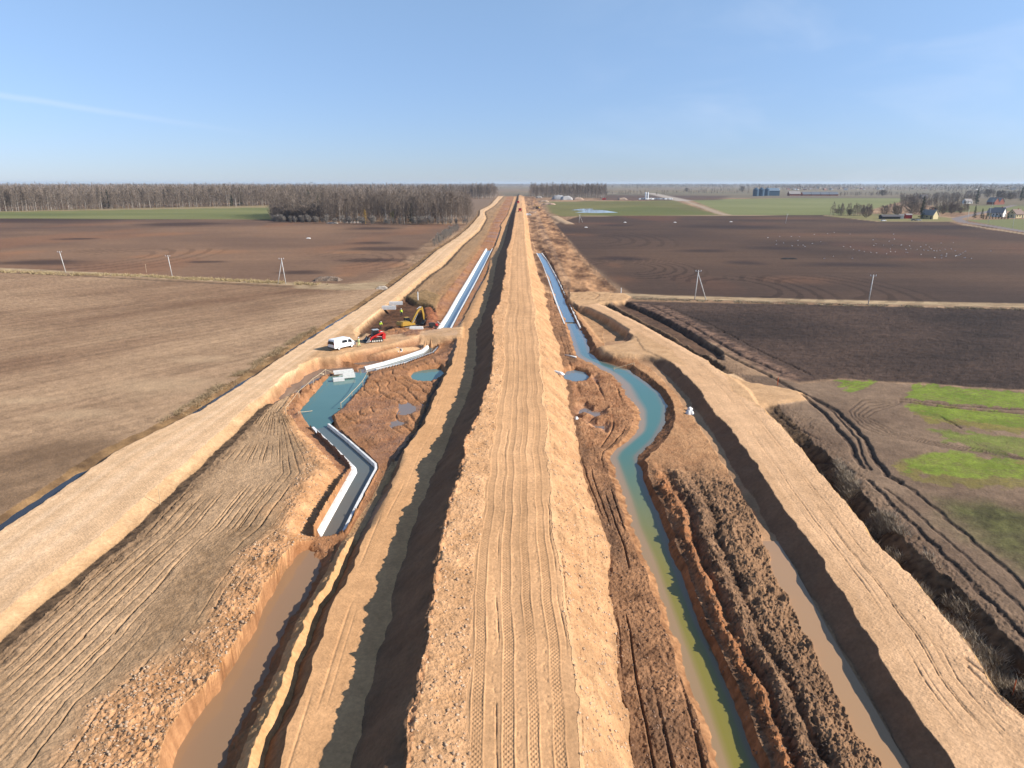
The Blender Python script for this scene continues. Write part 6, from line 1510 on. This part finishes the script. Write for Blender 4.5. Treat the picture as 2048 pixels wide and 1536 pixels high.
# ------------------------------------------------------------------ gulls on the brown field
gm = MB()
gm.tube([(-.26,0,.16),(-.1,0,.18),(.08,0,.20),(.2,0,.27),(.27,0,.30),(.33,0,.29)], [.02,.08,.095,.055,.05,.012], 8)
for s in (1, -1): gm.add([(-.34,s*.03,.17),(-.1,s*.09,.24),(.1,s*.08,.22),(-.05,s*.10,.14),(-.34,s*.02,.15)], [(0,1,2,3,4)]); gm.tube([(.02,s*.03,.14),(.02,s*.03,0)], .008, 4)
gull_me = gm.build('gull', mat('gull_feathers', (.8,.8,.8), .8), None, smooth=True)
g_me = gull_me.data; bpy.data.objects.remove(gull_me)
gul = [(-1.5,544),(66,570),(66,598),(94,535),(124,587),(186,535),(240,568),(252,536),(280,604),(296,616),(354,592),(420,577),(240,606),(194,610),(604,616),(660,618),(682,640),(522,695),(450,712),(674,712),(730,648),(770,656),(822,663),(868,667),(840,563),(868,594),(924,606),(968,573),(994,606),(980,635),(980,656),(1018,659),(1066,604),(1104,663),(1104,640),(1132,610),(1142,632),(1150,572),(1192,638),(1222,618),(1224,680),(1264,604),(1290,620),(1306,635),(1328,649),(1334,706),(1376,645),(1388,686),(1388,708),(1384,588),(1418,638),(1428,676),(1424,694),(1466,636),(1482,584),(1498,650),(1500,692),(1526,686),(1558,668),(1578,655),(1578,704),(1626,712),(1782,652),(656,516),(476,512),(530,502),(370,518),(1004,516),(1010,556),(1116,664),(1246,644),(1350,652),(1510,690),(1540,678),(1062,606),(846,606),(856,592),(948,674),(1282,648),(1570,706)]
for i, (a_, b_) in enumerate(gul):
    x, y = W(1536+a_/4, 340+b_/4); o = bpy.data.objects.new('gull', g_me); COL.objects.link(o); o.location = (x, y, gz(x, y)); o.rotation_euler = (0, 0, RN.uniform(0, 6.28)); o.scale = (1.1, 1.1, 1.1)
    tag(o, 'white gull resting on the dark brown field at the right', 'gull', 'gulls resting on the brown field')
for px, py, lb in ((1250,445,'left'),(1350,445,'middle'),(1462,444,'right'),(1172,455,'near'),(617,477,'left field')):
    rag(px, py, 2.4, 1.2, .5, 0, 'stone_heap', {'left': 'small pale stone heap, leftmost of three in the far part of the right brown field', 'middle': 'small pale stone heap, middle of three in the far part of the right brown field', 'right': 'small pale stone heap, rightmost of three in the far part of the right brown field', 'near': 'small pale stone heap nearest the haul road in the right brown field', 'left field': 'white stone heap alone in the left brown field'}[lb], 'stone heap', conc, seed=px, sm=False)
rag(1578, 518, 7, 2.5, .5, R(5), 'manure_heap', 'small black heap alone in the middle of the right brown field', 'heap', mat('black_earth', (.012,.01,.01), .9), seed=77, sm=False)

# ------------------------------------------------------------------ dry grass
def grass(name, spots, label, hmin, hmax, w, c1, c2, seed, nper=9):
    rs_ = np.random.RandomState(seed); P = np.array(spots); N = len(P)
    a_ = rs_.rand(N, nper)*6.283; r_ = rs_.rand(N, nper)*.28; L_ = hmin+(hmax-hmin)*rs_.rand(N, nper)*rs_.rand(N, 1)**.5
    bx = P[:, 0, None]+np.cos(a_)*r_; by = P[:, 1, None]+np.sin(a_)*r_; bz = P[:, 2, None]+np.zeros_like(bx)-.03
    tx = bx+np.cos(a_)*L_*(.25+.6*rs_.rand(N, nper)); ty = by+np.sin(a_)*L_*(.25+.6*rs_.rand(N, nper)); tz = bz+L_*(.55+.4*rs_.rand(N, nper))
    wa = rs_.rand(N, nper)*6.283
    A = np.stack([bx-np.cos(wa)*w/2, by-np.sin(wa)*w/2, bz], -1); B = np.stack([bx+np.cos(wa)*w/2, by+np.sin(wa)*w/2, bz], -1); E = np.stack([tx, ty, tz], -1)
    tri = np.stack([A, B, E], 2).reshape(-1, 3); n = len(tri)
    k = rs_.rand(N, nper, 1)*.6+rs_.rand(N, 1, 1)*.4; cc_ = np.array(c1)*(1-k)+np.array(c2)*k; cc_ = np.repeat(cc_[:, :, None, :], 3, 2).reshape(-1, 3)
    me = bpy.data.meshes.new(name); me.vertices.add(n); me.vertices.foreach_set('co', tri.astype(np.float32).ravel()); me.loops.add(n); me.loops.foreach_set('vertex_index', np.arange(n, dtype=np.int32)); me.polygons.add(n//3); me.polygons.foreach_set('loop_start', np.arange(0, n, 3, dtype=np.int32)); me.update(calc_edges=True)
    at_ = me.attributes.new('Col', 'FLOAT_COLOR', 'POINT'); at_.data.foreach_set('color', np.concatenate([cc_, np.ones((n, 1))], 1).astype(np.float32).ravel())
    me.materials.append(m_leaf); o = bpy.data.objects.new(name, me); COL.objects.link(o); return tag(o, label, 'grass', kind='stuff')
def along(pts, n, spread, seed, clump=.0):
    rs_ = np.random.RandomState(seed); P = [Vector(W(*p)) for p in pts]; o = []
    ln = [(b-a).length for a, b in zip(P[:-1], P[1:])]; tot = sum(ln)
    while len(o) < n:
        d = rs_.rand()*tot; k = 0
        while d > ln[k]: d -= ln[k]; k += 1
        p = P[k].lerp(P[k+1], d/ln[k]); x, y = p.x+rs_.randn()*spread, p.y+rs_.randn()*spread
        if clump and vn(np.array([x/1.6]), np.array([y/2.6]), seed)[0] < clump: continue
        o.append((x, y, gz(x, y)))
    return o
grass('dry_grass', along([(1660,925),(1730,1000),(1800,1085),(1880,1180),(1960,1270),(2060,1370)], 1500, .55, 31, .42), 'pale dry grass hanging over the ditch right of the right road', .35, 1.0, .05, (.20,.15,.10), (.50,.41,.30), 1, 12)
grass('dry_grass', along([(-100,540),(150,549),(290,552),(344,556),(430,560),(566,566),(640,570)], 1400, 1.1, 32, .35), 'tall yellow dry grass along the left field track', .5, 1.3, .14, (.33,.24,.12), (.52,.40,.22), 2, 8)
grass('dry_grass', along([(330,842),(400,800),(450,768),(500,735),(560,700),(630,655)], 1200, .55, 33, .4), 'brown dry grass on the field side of the left ditch', .25, .7, .06, (.20,.14,.08), (.45,.33,.19), 3, 9)
grass('dry_grass', along([(1260,597),(1400,602),(1600,608),(1800,613),(2048,619)], 900, .9, 34, .4), 'dry grass along the right field track', .3, .7, .12, (.28,.22,.14), (.48,.39,.26), 4, 7)

# ------------------------------------------------------------------ loose clods on the spoil
def clods(name, mask, n, r0, r1, c1, c2, label, seed):
    rs_ = np.random.RandomState(seed); ii, jj = np.where(mask); wgt = (Yf[ii, jj]**1.6); wgt = wgt/wgt.sum(); s = rs_.choice(len(ii), n, p=wgt)
    x, y, z = Xf[ii[s], jj[s]], Yf[ii[s], jj[s]], Z[ii[s], jj[s]]
    oct_ = np.array([(1,0,0),(-1,0,0),(0,1,0),(0,-1,0),(0,0,1),(0,0,-1)], float); fc = np.array([(0,2,4),(2,1,4),(1,3,4),(3,0,4),(2,0,5),(1,2,5),(3,1,5),(0,3,5)])
    sc_ = (r0+(r1-r0)*rs_.rand(n)**7)[:, None, None]*(.6+.8*rs_.rand(n, 6, 1))*np.array([1, 1, .75]); V = oct_[None]*sc_
    an = rs_.rand(n)*6.28; ca, sa = np.cos(an)[:, None], np.sin(an)[:, None]; V = np.stack([V[..., 0]*ca-V[..., 1]*sa, V[..., 0]*sa+V[..., 1]*ca, V[..., 2]], -1)
    V += rs_.randn(n, 6, 3)*.2*sc_; V += np.stack([x, y, z+.0*x], -1)[:, None, :]
    F = (fc[None]+6*np.arange(n)[:, None, None]).reshape(-1); k = rs_.rand(n, 1, 1); cc_ = np.repeat(np.array(c1)*(1-k)+np.array(c2)*k, 6, 1).reshape(-1, 3)
    me = bpy.data.meshes.new(name); me.vertices.add(n*6); me.vertices.foreach_set('co', V.astype(np.float32).ravel()); me.loops.add(len(F)); me.loops.foreach_set('vertex_index', F.astype(np.int32)); me.polygons.add(n*8); me.polygons.foreach_set('loop_start', np.arange(0, len(F), 3, dtype=np.int32)); me.update(calc_edges=True)
    at_ = me.attributes.new('Col', 'FLOAT_COLOR', 'POINT'); at_.data.foreach_set('color', np.concatenate([cc_, np.ones((n*6, 1))], 1).astype(np.float32).ravel())
    me.materials.append(m_leaf); o = bpy.data.objects.new(name, me); COL.objects.link(o); return tag(o, label, 'clods', kind='stuff')
FR = (np.abs(Xf) < .8*Yf) & (Yf < 130)
clods('clods', (SEG == S_SPOIL) & INC & (rough > .5) & (T < .9) & FR, 9000, .015, .10, (.06,.042,.032), (.22,.15,.105), 'loose dark earth clods scattered over the right spoil bank', 1)
clods('clods', ((SEG == S_MUD_R) | (SEG == S_KBR)) & INC & FR, 5000, .02, .13, (.10,.06,.042), (.34,.21,.135), 'loose reddish clods on the mud strip beside the right ditch', 2)
clods('clods', ((SEG == S_WINDROW) | (SEG == S_SLOPE_R)) & INC & FR, 9000, .02, .15, (.33,.21,.125), (.54,.38,.25), 'loose sandy lumps on the shoulders of the embankment', 3)
clods('clods', (SEG == S_RUTS) & (edge > .3) & INC & FR, 8000, .02, .15, (.28,.18,.11), (.50,.36,.24), 'loose pale lumps on the rutted ground beside the left basin', 4)
clods('clods', ((SEG == S_BANK_L) | (SEG == S_BASIN) | (SEG == S_BANK_R)) & INC & (Yf > yB+4) & FR, 6000, .02, .15, (.15,.085,.05), (.36,.22,.135), 'loose red-brown lumps on the muddy ground below the crossing', 5)

# ------------------------------------------------------------------ air
hz = MB().box((0, 6500, 23.25), (26000, 21000, 52.5)).build('haze', None)
hm = bpy.data.materials.new('haze'); hm.use_nodes = True; t = hm.node_tree; t.nodes.clear()
vo = t.nodes.new('ShaderNodeOutputMaterial'); pv = t.nodes.new('ShaderNodeVolumePrincipled'); pv.inputs['Color'].default_value = (.66,.81,1.0,1); pv.inputs['Density'].default_value = .00005; pv.inputs['Anisotropy'].default_value = .2
t.links.new(pv.outputs[0], vo.inputs['Volume']); hz.data.materials.append(hm); tag(hz, 'thin blue haze over the farmland', 'haze', kind='stuff')
hz.display_type = 'WIRE'
